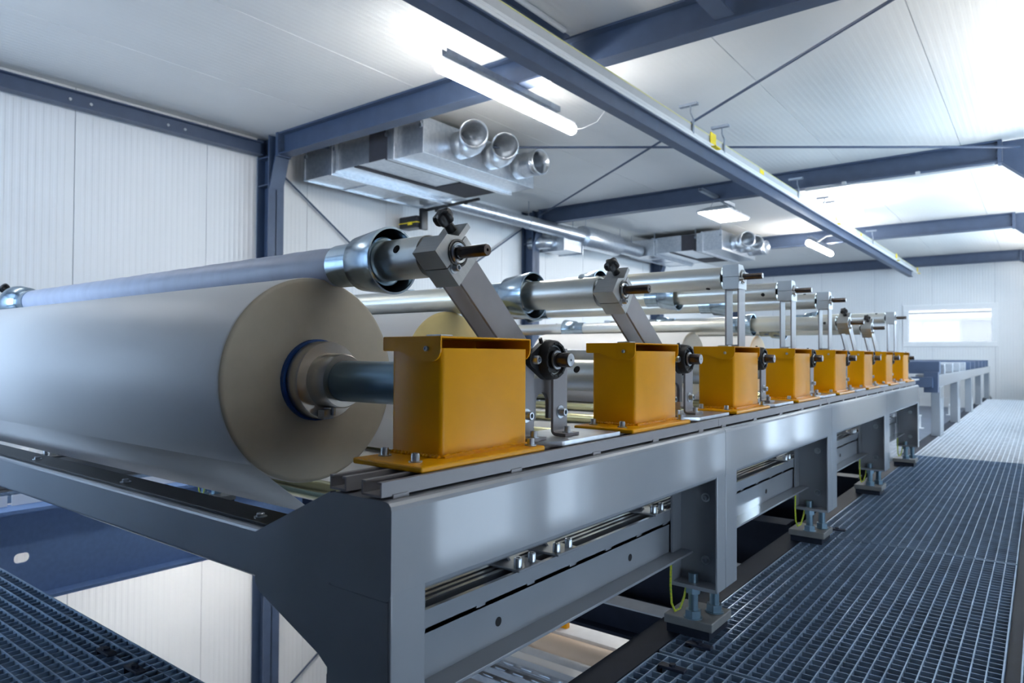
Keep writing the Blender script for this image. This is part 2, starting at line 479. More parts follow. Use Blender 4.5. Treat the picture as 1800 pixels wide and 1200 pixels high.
# ------------------------------------------------------------------ steel frame of the hall
BAYS = [3.9, 8.25, 12.5, 16.88]
for i, y in enumerate(BAYS + [-0.6]):
    b = B()
    top = Z_C - 0.003
    b.ibeam('x', X_L + 0.34, -0.30, y, 5.705, top, 0.13, 0.014, 0.009)
    for sx in (-5.79, -0.31):
        b.box(sx - 0.018, sx + 0.018, y - 0.075, y + 0.075, 5.69, top)
        for dy in (-0.05, 0.05):
            for dz in (5.75, 5.83):
                b.cyl((sx + (0.018 if sx < -3 else -0.018), y + dy, dz), (sx + (0.034 if sx < -3 else -0.034), y + dy, dz), 0.012, 6)
    if i < 3 or i == 4:
        struct('roof_beam', b, 'steel')
    else:
        struct('roof_beam', b, 'steel')
for i, y in enumerate(BAYS + [-0.6]):
    for side in (-1, 1):
        b = B()
        x0, x1 = (X_L + 0.02, X_L + 0.22) if side < 0 else (0.40, 0.60)
        xin = x1 if side < 0 else x0
        # H column: flanges face the room
        for xx in (x0, x1 - 0.013):
            b.box(xx, xx + 0.013, y - 0.085, y + 0.085, 0, Z_C - 0.01)
        b.box(x0, x1, y - 0.005, y + 0.005, 0, Z_C - 0.01)
        # haunch: web plates and sloping flange up to the beam end plate
        if side < 0:
            xe = -5.81
            b.prism('y', [(xin, 5.43), (xe, 5.69), (xe, Z_C - 0.01), (xin, Z_C - 0.01)], y - 0.006, y + 0.006)
            b.bar((xin - 0.005, y, 5.40), (xe, y, 5.695), 0.15, 0.014, up=(1, 0, -0.8))
        else:
            xe = -0.29
            b.prism('y', [(xin, 5.09), (xe, 5.69), (xe, Z_C - 0.01), (xin, Z_C - 0.01)], y - 0.006, y + 0.006)
            b.bar((xin + 0.005, y, 5.06), (xe, y, 5.695), 0.15, 0.014, up=(1, 0, 0.8))
        for zz in (5.43, 5.70):
            b.box(x0 + 0.013, x1 - 0.013, y - 0.08, y + 0.08, zz, zz + 0.012)
        struct('column', b, 'steel')
# eaves beam on the left wall
b = B()
b.ibeam('y', Y_F, 3.80, X_L + 0.10, 5.725, 5.85, 0.10, 0.008, 0.006)
struct('eaves_beam', b, 'steel')
b = B()
for y in (2.137, 2.287, 2.9, 3.05):
    b.cyl((X_L + 0.104, y, 5.783), (X_L + 0.112, y, 5.783), 0.012, 10)
tag(obj('bolt_row', b, 'bolt'), 'pale bolt heads on the dark eaves beam above the left wall', 'bolts')
bpy.data.objects['bolt_row'].parent = bpy.data.objects['eaves_beam']
for k in ('label', 'category'): del bpy.data.objects['bolt_row'][k]
for (x, lab) in ((-2.52, 'a'), (-1.42, 'b')):
    b = B(); b.ibeam('y', -0.5, 3.82, x, 5.725, Z_C - 0.005, 0.11, 0.010, 0.007)
    struct('tie_beam', b, 'steel')
# thin conduit along the near tie beam
b = B(); b.cyl((-2.43, -0.4, 5.895), (-2.43, 3.7, 5.895), 0.018, 10)
tag(obj('conduit', b, 'cord'), 'white conduit pipe under the ceiling beside the dark tie beam above the crane rail', 'pipe')
# roof and wall bracing
def rod(p0, p1, r, label):
    t = B(); t.cyl(p0, p1, r, 10)
    o = obj('brace_rod', t, 'steel')
    return tag(o, label, 'brace rod', None)
rod((-5.75, 3.98, 5.80), (-0.15, 8.12, 5.80), 0.011, 'roof brace rod running level behind the ducts and crane to the right')
rod((-5.75, 8.12, 5.81), (-0.15, 3.98, 5.81), 0.011, 'roof brace rod slanting steeply up to the right across the ceiling')
XW = X_L + 0.045
rod((XW, 4.0, 5.66), (XW, 8.15, 2.90), 0.010, 'wall brace rod slanting down to the right from the first left wall column')
rod((XW, 4.0, 3.25), (XW, 8.15, 5.66), 0.010, 'wall brace rod slanting up to the second left wall column')
rod((XW, 4.0, 0.30), (XW, 8.15, 2.80), 0.010, 'wall brace rod slanting up in the lower hall beside the frame leg')

# ------------------------------------------------------------------ crane rail with conductor line
cr = thing('crane_rail', 'long dark crane rail beam hung below the roof with white conductor track', 'crane rail', (-2.265, 0, 5.40), (0, 0, math.radians(-0.66)))
b = B()
b.ibeam('y', -1.0, 15.9, 0, 0, 0.115, 0.082, 0.010, 0.030)
obj('rail_beam', b, 'steel', cr)
b = B(); b.box(-0.03, 0.046, -1.0, 16.6, 0.117, 0.138, 0.004); b.box(-0.03, 0.042, -1.0, 16.6, 0.142, 0.163, 0.004); b.box(-0.03, 0.036, -1, 16.6, 0.137, 0.143)
obj('white_track', b, 'white', cr)
b = B(); b.box(-0.02, 0.030, -1.0, 16.7, 0.164, 0.232, 0.003)
obj('conductor_rail', b, 'track', cr)
b = B(); b.box(0.0302, 0.0325, -1.0, 16.6, 0.222, 0.228)
obj('yellow_line', b, 'lemon', cr)
for k, y in enumerate((5.15, 5.80, 8.0, 9.15, 9.45, 12.0, 1.5)):
    b = B()
    b.box(0.036, 0.045, y - 0.012, y + 0.012, 0.15, 0.27)
    b.bar((0.04, y, 0.268), (0.04, y - 0.05, 0.30), 0.014, 0.006, up=(1, 0, 0))
    b.cyl((0.04, y - 0.05, 0.30), (0.04, y - 0.05, 0.36), 0.006, 8)
    b.box(-0.05, 0.10, y - 0.07, y - 0.03, 0.352, 0.372)
    obj('hanger', b, 'rail', cr)
for k, y in enumerate((5.56, 9.73, 14.07, 16.5)):
    b = B()
    b.box(0.034, 0.040, y - 0.06, y + 0.06, 0.14, 0.255)
    b.box(0.034, 0.085, y - 0.06, y + 0.06, 0.125, 0.134)
    o = obj('conductor_clip', b, 'safety', None, (-2.265 + y * math.sin(math.radians(0.66)), 0, 5.40))
    tag(o, 'yellow plastic clip on the crane conductor track, ' + nth(k, 'camera'), 'clip', 'yellow clips on the crane track')
for k, y in enumerate((6.8, 11.2)):
    b = B(); b.box(0.0306, 0.033, y - 0.06, y + 0.06, 0.175, 0.215)
    o = obj('warning_tag', b, 'safety', None, (-2.265 + y * math.sin(math.radians(0.66)), 0, 5.40))
    tag(o, 'small flat yellow tag on the crane conductor track, ' + ('nearer one' if k == 0 else 'farther one'), 'tag')

# ------------------------------------------------------------------ luminaires
def tube_light(x, y0, y1, z, label, rail=True, group=None, lit='lamp'):
    t = thing('tube_light', label, 'light', (x, (y0 + y1) / 2, z), group=group)
    L = (y1 - y0) / 2
    b = B(); b.lathe([(-L, 0), (-L, 0.030), (-L + 0.02, 0.042), (L - 0.02, 0.042), (L, 0.030), (L, 0)], (0, 0, 0), (0, 1, 0), 20)
    obj('diffuser', b, lit, t)
    b = B(); b.box(-0.032, 0.032, -L + 0.02, L - 0.02, 0.030, 0.052, 0.004)
    obj('housing', b, 'white', t)
    if rail:
        b = B()
        b.box(-0.02, 0.022, -L + 0.06, L - 0.22, 0.080, 0.084); b.box(-0.02, -0.017, -L + 0.06, L - 0.22, 0.084, 0.12); b.box(0.019, 0.022, -L + 0.06, L - 0.22, 0.084, 0.12)
        for yy in (-L * 0.6, 0.0, L * 0.5):
            b.box(-0.012, 0.012, yy - 0.02, yy + 0.02, 0.05, 0.082)
        obj('mounting_rail', b, 'rail', t)
    return t
t = tube_light(-2.93, 3.05, 4.60, 5.58, 'bright tube light under the first roof beam, near the crane rail')
b = B(); b.tube([(0, 0.76, 0.0), (0.03, 0.86, 0.03), (0.10, 0.97, 0.10), (0.16, 1.05, 0.24), (0.2, 1.1, 0.33)], 0.004, 6)
obj('cable', b, 'cord', t)
t = tube_light(-2.90, 11.4, 12.9, 5.58, 'short-looking bright tube light far back, just left of the crane rail end', lit='lampbright')
b = B(); b.tube([(0, -0.3, 0.05), (0.12, -0.1, 0.18), (0.25, 0.1, 0.22), (0.3, 0.2, 0.33)], 0.012, 6)
obj('cable', b, 'cord', t)
tube_light(-4.10, 0.0, 1.0, 5.58, 'bright tube light above the near left, outside the picture', lit='lampsoft')
tube_light(-0.35, 1.2, 2.7, 5.72, 'added fill tube light above the walkway, outside the picture', lit='lampsoft')  # unseen lamp, added to brighten the right wall
tube_light(-1.99, 9.35, 10.55, 5.80, 'tube light close under the ceiling behind the crane rail', rail=False, lit='lamp')
tube_light(-4.6, 2.45, 3.95, 2.44, 'tube light of the lower hall by the left wall')
tube_light(-2.4, 3.9, 5.4, 2.408, 'tube light of the lower hall under the machine', rail=False, lit='lampsoft')

for k, p in enumerate(FILL_UP):  # housings of the added ceiling fill lamps
    b = B(); b.prism('y', [(-0.06, -0.005), (0.06, 0.07), (0.10, 0.05), (0.10, -0.06), (0.0, -0.06)], -0.37, 0.37)
    b.box(0.09, 0.26, -0.03, 0.03, -0.04, 0.02)
    tag(obj('added_uplighter', b, 'white', None, (p[0], p[1], p[2] - 0.035)), 'added white ceiling uplighter on the right wall, %s, outside the picture' % nth(k, 'camera'), 'light', 'added uplighters on the right wall')
def panel_light(x, y, z, label):
    t = thing('panel_light', label, 'light', (x, y, z))
    b = B()
    pts0 = [(-0.2, -0.38), (0.2, -0.38), (0.2, 0.38), (-0.2, 0.38)]
    lo = [b.bm.verts.new((px, py, 0.004)) for px, py in pts0]
    mi = [b.bm.verts.new((px, py, 0.026)) for px, py in pts0]
    hi = [b.bm.verts.new((px * 0.55, py * 0.62, 0.085)) for px, py in pts0]
    for A, Z in ((lo, mi), (mi, hi)):
        for i in range(4): b.bm.faces.new((A[i], A[(i + 1) % 4], Z[(i + 1) % 4], Z[i]))
    b.bm.faces.new(hi); b.bm.faces.new(lo[::-1])
    for yy in (-0.16, 0.0, 0.16):
        b.box(-0.16, 0.16, yy - 0.012, yy + 0.012, 0.026, 0.07)
    obj('housing', b, 'track', t)
    b = B(); b.box(-0.185, 0.185, -0.365, 0.365, -0.004, 0.004, 0.003)
    obj('diffuser', b, 'panel', t)
    b = B()
    for px, py, qx in ((-0.1, -0.2, -0.02), (0.1, -0.2, 0.02), (-0.1, 0.2, -0.02), (0.1, 0.2, 0.02)):
        b.tube([(px, py, 0.08), (qx, py - 0.05, 0.172)], 0.003, 6)
    obj('suspension_wires', b, 'rail', t)
    b = B()
    b.box(-0.021, 0.021, -0.75, 0.33, 0.17, 0.174); b.box(-0.021, -0.018, -0.75, 0.33, 0.174, 0.21); b.box(0.018, 0.021, -0.75, 0.33, 0.174, 0.21)
    obj('mounting_rail', b, 'rail', t)
    return t
panel_light(-3.15, 8.45, 5.55, 'white hanging panel light lit below, under the second roof beam left of the crane')
# conduit pipe under the second roof beam
b = B(); b.cyl((-2.1, 8.16, 5.67), (-0.35, 8.16, 5.67), 0.012, 8)
for x in (-1.7, -1.0): b.box(x - 0.02, x + 0.02, 8.14, 8.18, 5.66, 5.705)
tag(obj('conduit', b, 'track'), 'grey conduit pipe along the underside of the second roof beam, right of the crane', 'pipe')

# ------------------------------------------------------------------ air handlers and ducts
def spigot(pts, r, parent, name='spigot'):
    b = B()
    n = len(pts)
    b.tube(pts, r, 28, cap=False)
    o = obj(name, b, 'galv', parent)
    m = o.modifiers.new('sheet', 'SOLIDIFY'); m.thickness = 0.006; m.offset = -1
    # raised beads of the collar
    def tor(c, d):
        q = B()
        q.lathe([(-0.006, r + 0.001), (-0.003, r + 0.005), (0.003, r + 0.005), (0.006, r + 0.001)], c, d, 28)
        obj('collar_bead', q, 'galv', o)
    P = [Vector(p) for p in pts]
    tor(P[-1] + (P[-2] - P[-1]).normalized() * 0.012, P[-1] - P[-2])
    tor(P[1], P[1] - P[0])
    tor((P[-1] + P[-2]) / 2, P[-1] - P[-2])
    return o
def air_handler(loc, label):
    t = thing('air_handler', label, 'ventilation unit', loc)      # origin: lower right near corner of the outlet box
    Dp = 1.62
    b = B(); b.box(-1.67, -1.23, 0, Dp, 0.01, 0.285, 0.003); 
    b.box(-1.675, -1.655, -0.012, Dp + 0.01, -0.002, 0.29)
    for yy in (0.5, 1.05): b.box(-1.66, -1.24, yy - 0.006, yy + 0.006, 0.0, 0.012)
    b.box(-1.66, -1.23, -0.006, 0.02, 0.0, 0.014); b.box(-1.66, -1.23, Dp - 0.02, Dp + 0.006, 0.0, 0.014)
    obj('intake_box', b, 'galv', t)
    b = B(); b.box(-1.24, -1.20, -0.03, Dp + 0.03, -0.018, 0.30, 0.003); b.box(-1.20, -1.165, -0.015, Dp + 0.015, 0.0, 0.285)
    obj('flange_frame', b, 'galv', t)
    b = B(); b.box(-1.165, -0.43, 0.02, Dp - 0.02, 0.030, 0.30, 0.003)
    obj('casing', b, 'galv', t)
    b = B(); b.box(-0.71, -0.44, 0.010, 0.022, 0.032, 0.295); b.box(-0.93, -0.86, 0.02, Dp - 0.02, 0.022, 0.032); b.box(-0.50, -0.44, 0.02, Dp - 0.02, 0.022, 0.032)
    b.box(-0.86, -0.50, 1.05, Dp - 0.02, 0.022, 0.032)
    obj('insulation', b, 'galvdark', t)
    b = B(); b.box(-0.43, -0.34, -0.02, Dp + 0.02, 0.0, 0.30, 0.003); b.box(-0.345, -0.315, -0.045, Dp + 0.04, -0.02, 0.315, 0.003)
    obj('flange_frame', b, 'galv', t)
    b = B(); b.box(-0.315, 0.0, 0, Dp, 0.0, 0.318, 0.002)
    obj('outlet_box', b, 'galv', t)
    z = 0.165
    for y in (0.46, 0.90):
        spigot([(0, y, z), (0.10, y, z + 0.002), (0.17, y - 0.02, z + 0.004), (0.23, y - 0.065, z + 0.006), (0.275, y - 0.115, z + 0.008), (0.33, y - 0.18, z + 0.01)], 0.122, t)
    spigot([(0, 1.34, z), (0.10, 1.34, z), (0.2, 1.335, z), (0.31, 1.32, z)], 0.122, t)
    b = B()
    for x in (-1.64, -1.19, -0.45, -0.02):
        for y in (0.0, Dp):
            b.cyl((x, y - 0.012 if y == 0 else y + 0.012, 0.24), (x, y - 0.012 if y == 0 else y + 0.012, 0.383), 0.006, 8)
            b.box(x - 0.015, x + 0.015, y - 0.02, y + 0.02, 0.22, 0.25)
    obj('hanger_rods', b, 'rail', t)
    return t
air_handler((-4.20, 4.20, 5.535), 'large silver ventilation unit with round outlets behind the first roof beam')
air_handler((-4.12, 10.97, 5.535), 'farther silver ventilation unit with round outlets, behind the empty top rollers')

dt = thing('air_duct', 'round silver air duct running along the left wall between the ventilation units', 'duct', (-5.6, 5.85, 5.62))
b = B(); b.tube([(0, 0, 0), (0, 0.6, 0), (0, 1.2, 0), (0, 1.75, 0)], 0.082, 24)
for k in range(18): b.lathe([(-0.004, 0.082), (0, 0.085), (0.004, 0.082)], (0, 0.05 + k * 0.095, 0), (0, 1, 0), 24)
obj('spiral_duct', b, 'galv', dt)
b = B()
fl = []
rr = []
for k in range(30):
    fl.append((0.0, 1.75 + k * 0.035, -0.0)); rr.append(0.088 + 0.006 * (k % 2))
b.tube(fl, rr, 24)
obj('flexible_sleeve', b, 'galv', dt)
b = B(); b.lathe([(2.76, 0.0), (2.76, 0.09), (2.78, 0.10), (3.15, 0.10), (3.18, 0.165), (3.25, 0.175), (4.25, 0.175), (4.32, 0.15), (4.34, 0.115), (5.05, 0.115), (5.05, 0)], (0, 0, 0), (0, 1, 0), 28)
obj('silencer', b, 'galv', dt)
b = B()
for y in (1.8, 3.3, 4.4): b.cyl((0.0, y, 0.09), (0.0, y, 0.298), 0.005, 6)
obj('hanger_rods', b, 'rail', dt)
t = thing('duct_box', 'small silver duct box with a round elbow on the second left column', 'duct', (-5.78, 8.50, 5.36))
b = B(); b.box(-0.2, 0.2, 0, 0.5, 0, 0.17, 0.003); b.box(-0.22, 0.22, -0.02, 0.0, -0.02, 0.17); b.box(-0.22, 0.22, 0.5, 0.52, -0.02, 0.17)
obj('box_casing', b, 'galv', t)
spigot([(-0.02, 0, 0.11), (-0.02, -0.10, 0.11), (-0.08, -0.17, 0.10), (-0.17, -0.20, 0.09), (-0.25, -0.2, 0.08)], 0.10, t, 'elbow')
b = B()
for x in (-0.2, 0.2): b.cyl((x, 0.25, 0.16), (x, 0.25, 0.557), 0.005, 6)
obj('hanger_rods', b, 'rail', t)

# actuator on the wall under the first ventilation unit, with a black support arm
t = thing('wall_actuator', 'black actuator housing with yellow stripe on the left wall below the ventilation unit', 'actuator', (-6.0, 5.80, 5.36))
b = B(); b.box(-0.10, 0.20, -0.10, 0.06, -0.07, 0.075, 0.02, 3)
obj('casing', b, 'black', t)
b = B(); b.box(-0.103, 0.203, -0.103, 0.063, -0.012, -0.002, 0.002); b.box(0.06, 0.13, -0.108, -0.10, -0.035, 0.0)
obj('yellow_stripe', b, 'safety', t)
b = B(); b.box(0.19, 0.24, -0.05, 0.05, -0.09, 0.16, 0.004); b.cyl((0.2, 0.03, 0.145), (1.05, 0.03, 0.168), 0.018, 12); b.box(0.40, 0.43, 0.0, 0.06, 0.10, 0.13); b.box(-0.11, -0.09, -0.06, 0.06, -0.03, 0.03)
for x in (0.55, 0.85): b.lathe([(-0.012, 0.019), (-0.012, 0.024), (0.012, 0.024), (0.012, 0.019)], (x, 0.03, 0.155), (1, 0, 0.02), 12)
obj('support_arm', b, 'black', t)

# ------------------------------------------------------------------ gratings
def grating(nx, ny, p=0.0333):
    """welded bar grating, nx by ny meshes, origin in a corner, top at z = 0"""
    b = B()
    Lx, Ly = nx * p, ny * p
    D = 0.028
    for i in range(nx + 1):
        t = 0.0032 if 0 < i < nx else 0.004
        x = i * p
        b.box(x - t / 2, x + t / 2, 0, Ly, -D, 0)
    for j in range(ny + 1):
        t = 0.0022 if 0 < j < ny else 0.004
        d = 0.002 if 0 < j < ny else 0
        y = j * p
        b.box(0, Lx, y - t / 2, y + t / 2, -D * 0.8, -d)
    return b
WZ = 3.013
NY = 46
PY = NY * 0.0333 + 0.018
g0 = obj('floor_grating', grating(22, NY), 'grate', None, (-0.815, 1.715 - 0 * PY, WZ))
g3 = obj('floor_grating', grating(22, NY), 'grate_bright', None, (-0.815, 1.715 + 3 * PY, WZ))
GRP = 'gratings of the walkway beside the machine'
def cp(src, loc, label, group, rot=0):
    o = src.copy(); C.objects.link(o); o.location = loc; o.rotation_euler = (0, 0, rot)
    return tag(o, label, 'grating', group)
tag(g0, 'galvanised grating of the walkway beside the machine, second from the near end', 'grating', GRP)
for k in range(-1, 9):
    if k == 0: continue
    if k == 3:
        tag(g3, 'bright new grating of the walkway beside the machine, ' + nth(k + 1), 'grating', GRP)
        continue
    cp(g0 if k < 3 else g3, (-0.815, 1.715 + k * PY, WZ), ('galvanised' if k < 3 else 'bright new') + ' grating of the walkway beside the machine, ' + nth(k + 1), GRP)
g1 = obj('floor_grating', grating(11, NY), 'grate', None, (-0.045, 1.715, WZ))
tag(g1, 'narrow galvanised grating along the right wall, second from the near end', 'grating', 'narrow gratings along the right wall')
for k in range(-1, 9):
    if k == 0: continue
    cp(g1, (-0.045, 1.715 + k * PY, WZ), 'narrow galvanised grating along the right wall, ' + nth(k + 1), 'narrow gratings along the right wall')
# near cross walkway on the left, bars running across
LW = 'gratings in front of the paper rolls'
for k in range(3):
    cp(g0, (-1.86 - k * PY, 0.872 - 22 * 0.0333, WZ), 'galvanised grating in front of the paper rolls, ' + (nth(k, 'machine leg') if k else 'nearest the machine leg') + ', front row', LW, rot=PI / 2)
    cp(g0, (-1.86 - k * PY, 0.105 - 22 * 0.0333, WZ), 'galvanised grating in front of the paper rolls, ' + (nth(k, 'machine leg') if k else 'nearest the machine leg') + ', back row', LW, rot=PI / 2)
g2 = obj('floor_grating', grating(26, 22), 'grate', None, (-1.855, 0.872 - 22 * 0.0333, WZ))
tag(g2, 'short galvanised grating at the foot of the near machine leg', 'grating', LW)
# far left walkway
for k in range(4):
    for q in range(2):
        cp(g0, (-5.90 + q * 0.74, 0.90 + k * PY, WZ), 'galvanised grating along the left wall, %s, %s strip' % (nth(k), 'wall side' if q == 0 else 'machine side'), 'gratings along the left wall')
# behind the machine end
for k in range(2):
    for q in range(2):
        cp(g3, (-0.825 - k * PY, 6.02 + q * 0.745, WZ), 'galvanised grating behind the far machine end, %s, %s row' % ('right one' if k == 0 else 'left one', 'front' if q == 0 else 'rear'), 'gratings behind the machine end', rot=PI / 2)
# grating clips
def clip(x, y, label):
    b = B(); b.box(-0.035, 0.035, -0.012, 0.012, -0.004, 0.004, 0.002); b.cyl((0, 0, 0.002), (0, 0, 0.010), 0.009, 6); b.box(-0.035, -0.028, -0.012, 0.012, -0.03, 0)
    tag(obj('grating_clip', b, 'floorsteel', None, (x, y, WZ + 0.0045)), label, 'clip', 'dark clips holding the gratings')
clip(-0.74, 1.80, 'dark clip on the walkway grating just beyond its nearest seam')
clip(-0.74, 1.63, 'dark clip on the walkway grating just before its nearest seam')
clip(-1.79, 0.80, 'dark clip on the left grating, right of its seam')
clip(-1.95, 0.80, 'dark clip on the left grating, left of its seam')
clip(-0.74, 3.38, 'dark clip on the walkway grating at its second seam')

# ------------------------------------------------------------------ floor steel
b = B(); b.ibeam('y', -3.0, 16.9, -0.85, 2.70, 2.982, 0.10, 0.014, 0.009); b.box(-0.908, -0.820, -3.0, 16.9, 2.984, 3.014)
struct('floor_beam', b, 'kerb')
b = B(); b.ibeam('y', -3.0, 16.9, -0.055, 2.70, 2.982, 0.12, 0.014, 0.009)
struct('floor_beam', b, 'floorsteel')
b = B(); b.box(0.28, 0.33, -0.84, 16.9, 2.86, 2.982)
struct('floor_beam', b, 'floorsteel')
b = B(); b.ibeam('y', -3.0, 16.9, -4.30, 2.49, 2.983, 0.19, 0.018, 0.011)
# (oblong service hole is cut as a lit opening: split web around it)
o = struct('floor_beam', b, 'bluebeam')
b = B(); b.box(-0.05, 0.05, -0.036, 0.036, -0.026, 0.026, 0.022, 4, only='x')
cutter = obj('hole_cutter', b, 'bluebeam', None, (-4.30, 1.335, 2.711))
md = o.modifiers.new('hole', 'BOOLEAN'); md.operation = 'DIFFERENCE'; md.object = cutter; md.solver = 'EXACT'
bpy.context.view_layer.update()
dg = bpy.context.evaluated_depsgraph_get()
nm = bpy.data.meshes.new_from_object(o.evaluated_get(dg))
o.modifiers.clear(); o.data = nm
bpy.data.objects.remove(cutter)
b = B(); b.ibeam('x', -5.95, -0.85, 0.05, 2.70, 2.982, 0.12, 0.012, 0.008)
struct('floor_beam', b, 'floorsteel')
b = B(); b.box(-5.98, -5.93, -3, 16.9, 2.85, 2.982)
struct('floor_beam', b, 'floorsteel')
b = B(); b.box(-5.95, -0.99, 0.80, 0.845, 2.90, 2.983)
struct('floor_beam', b, 'floorsteel')
# bright kick plate along the left walkway
b = B(); b.box(-4.35, -4.343, 0.92, 1.28, 2.985, 3.04); b.box(-4.35, -4.343, 1.30, 6.4, 2.985, 3.04)
tag(obj('kick_plate', b, 'white'), 'white kick plate strip on the edge of the left walkway', 'kick plate')
# dark cross beams of the deck under the machine
for k, (y, z0, z1) in enumerate(((2.46, 2.70, 2.815), (3.02, 2.62, 2.87), (3.55, 2.5, 2.98), (4.2, 2.5, 2.98), (5.2, 2.5, 2.98), (6.0, 2.6, 2.98))):
    b = B(); b.ibeam('x', -4.20, -0.99, y, z0, z1, 0.14 if k > 1 else 0.10, 0.014, 0.01)
    if k < 2: b.box(-4.2, -0.99, y - 0.05, y + 0.05, z1 + 0.0005, z1 + 0.006, mi=1)  # lit tops of the two nearest beams put into a paler strip
    struct('floor_beam', b, ['floorsteel', 'lowgrey'])
b = B()
b.box(-4.18, -1.0, 3.15, 5.6, 2.46, 2.49)
struct('deck_plate', b, 'floorsteel')
# deck behind the machine and skirting on the back wall
b = B(); b.box(-5.9, -0.83, 7.6, 17.0, 2.72, 2.75)
struct('deck_plate', b, 'deck')
b = B(); b.box(-5.9, -0.83, 16.98, 17.02, 2.75, 2.95)
struct('baseboard_back', b, 'white')
for k, (x, y) in enumerate(((-1.36, 12.9), (-1.33, 14.7), (-1.43, 11.7))):
    b = B(); b.box(-0.014, 0.014, -0.014, 0.014, 0, 0.17); b.box(-0.012, 0.012, -0.11, 0.11, 0.17, 0.19); b.box(-0.05, 0.05, -0.05, 0.05, 0, 0.006)
    b.prism('x', [(-0.014, 0.17), (-0.06, 0.17), (-0.014, 0.11)], -0.006, 0.006); b.prism('x', [(0.014, 0.17), (0.06, 0.17), (0.014, 0.11)], -0.006, 0.006)
    tag(obj('support_stand', b, 'white', None, (x, y, 2.75)), 'small white T-shaped stand on the dark deck behind the far table, ' + ('middle one', 'farthest one', 'nearest one')[k], 'stand', 'white T-shaped stands')

# ------------------------------------------------------------------ machine side frame
X0, RAILZ = -0.70, 3.623
def bolt_mesh(r=0.0065, h=0.008):
    b = B()
    b.lathe([(0, 0), (0, r), (h * 0.85, r), (h, r * 0.85), (h, r * 0.55), (h * 0.45, r * 0.5), (h * 0.45, 0)], (0, 0, 0), (0, 0, 1), 16)
    return b
def washerbolt(r=0.0065, h=0.008):
    b = bolt_mesh(r, h)
    b.lathe([(-0.0005, 0), (-0.0005, r * 1.6), (0.0015, r * 1.6), (0.0015, r * 0.9)], (0, 0, 0), (0, 0, 1), 18)
    return b
SECT = [(0.645, 1.889), (1.891, 3.112), (3.114, 4.404), (4.406, 5.70)]
frames = []
stock = B(); bolt_mesh()
def c_rail(b, x0, x1, y0, y1, z0, z1, t=0.003, lip=0.009):
    b.box(x0, x1, y0, y1, z0, z0 + t)
    b.box(x0, x0 + t, y0, y1, z0 + t, z1); b.box(x1 - t, x1, y0, y1, z0 + t, z1)
    b.box(x0 + t, x0 + lip, y0, y1, z1 - t, z1); b.box(x1 - lip, x1 - t, y0, y1, z1 - t, z1)
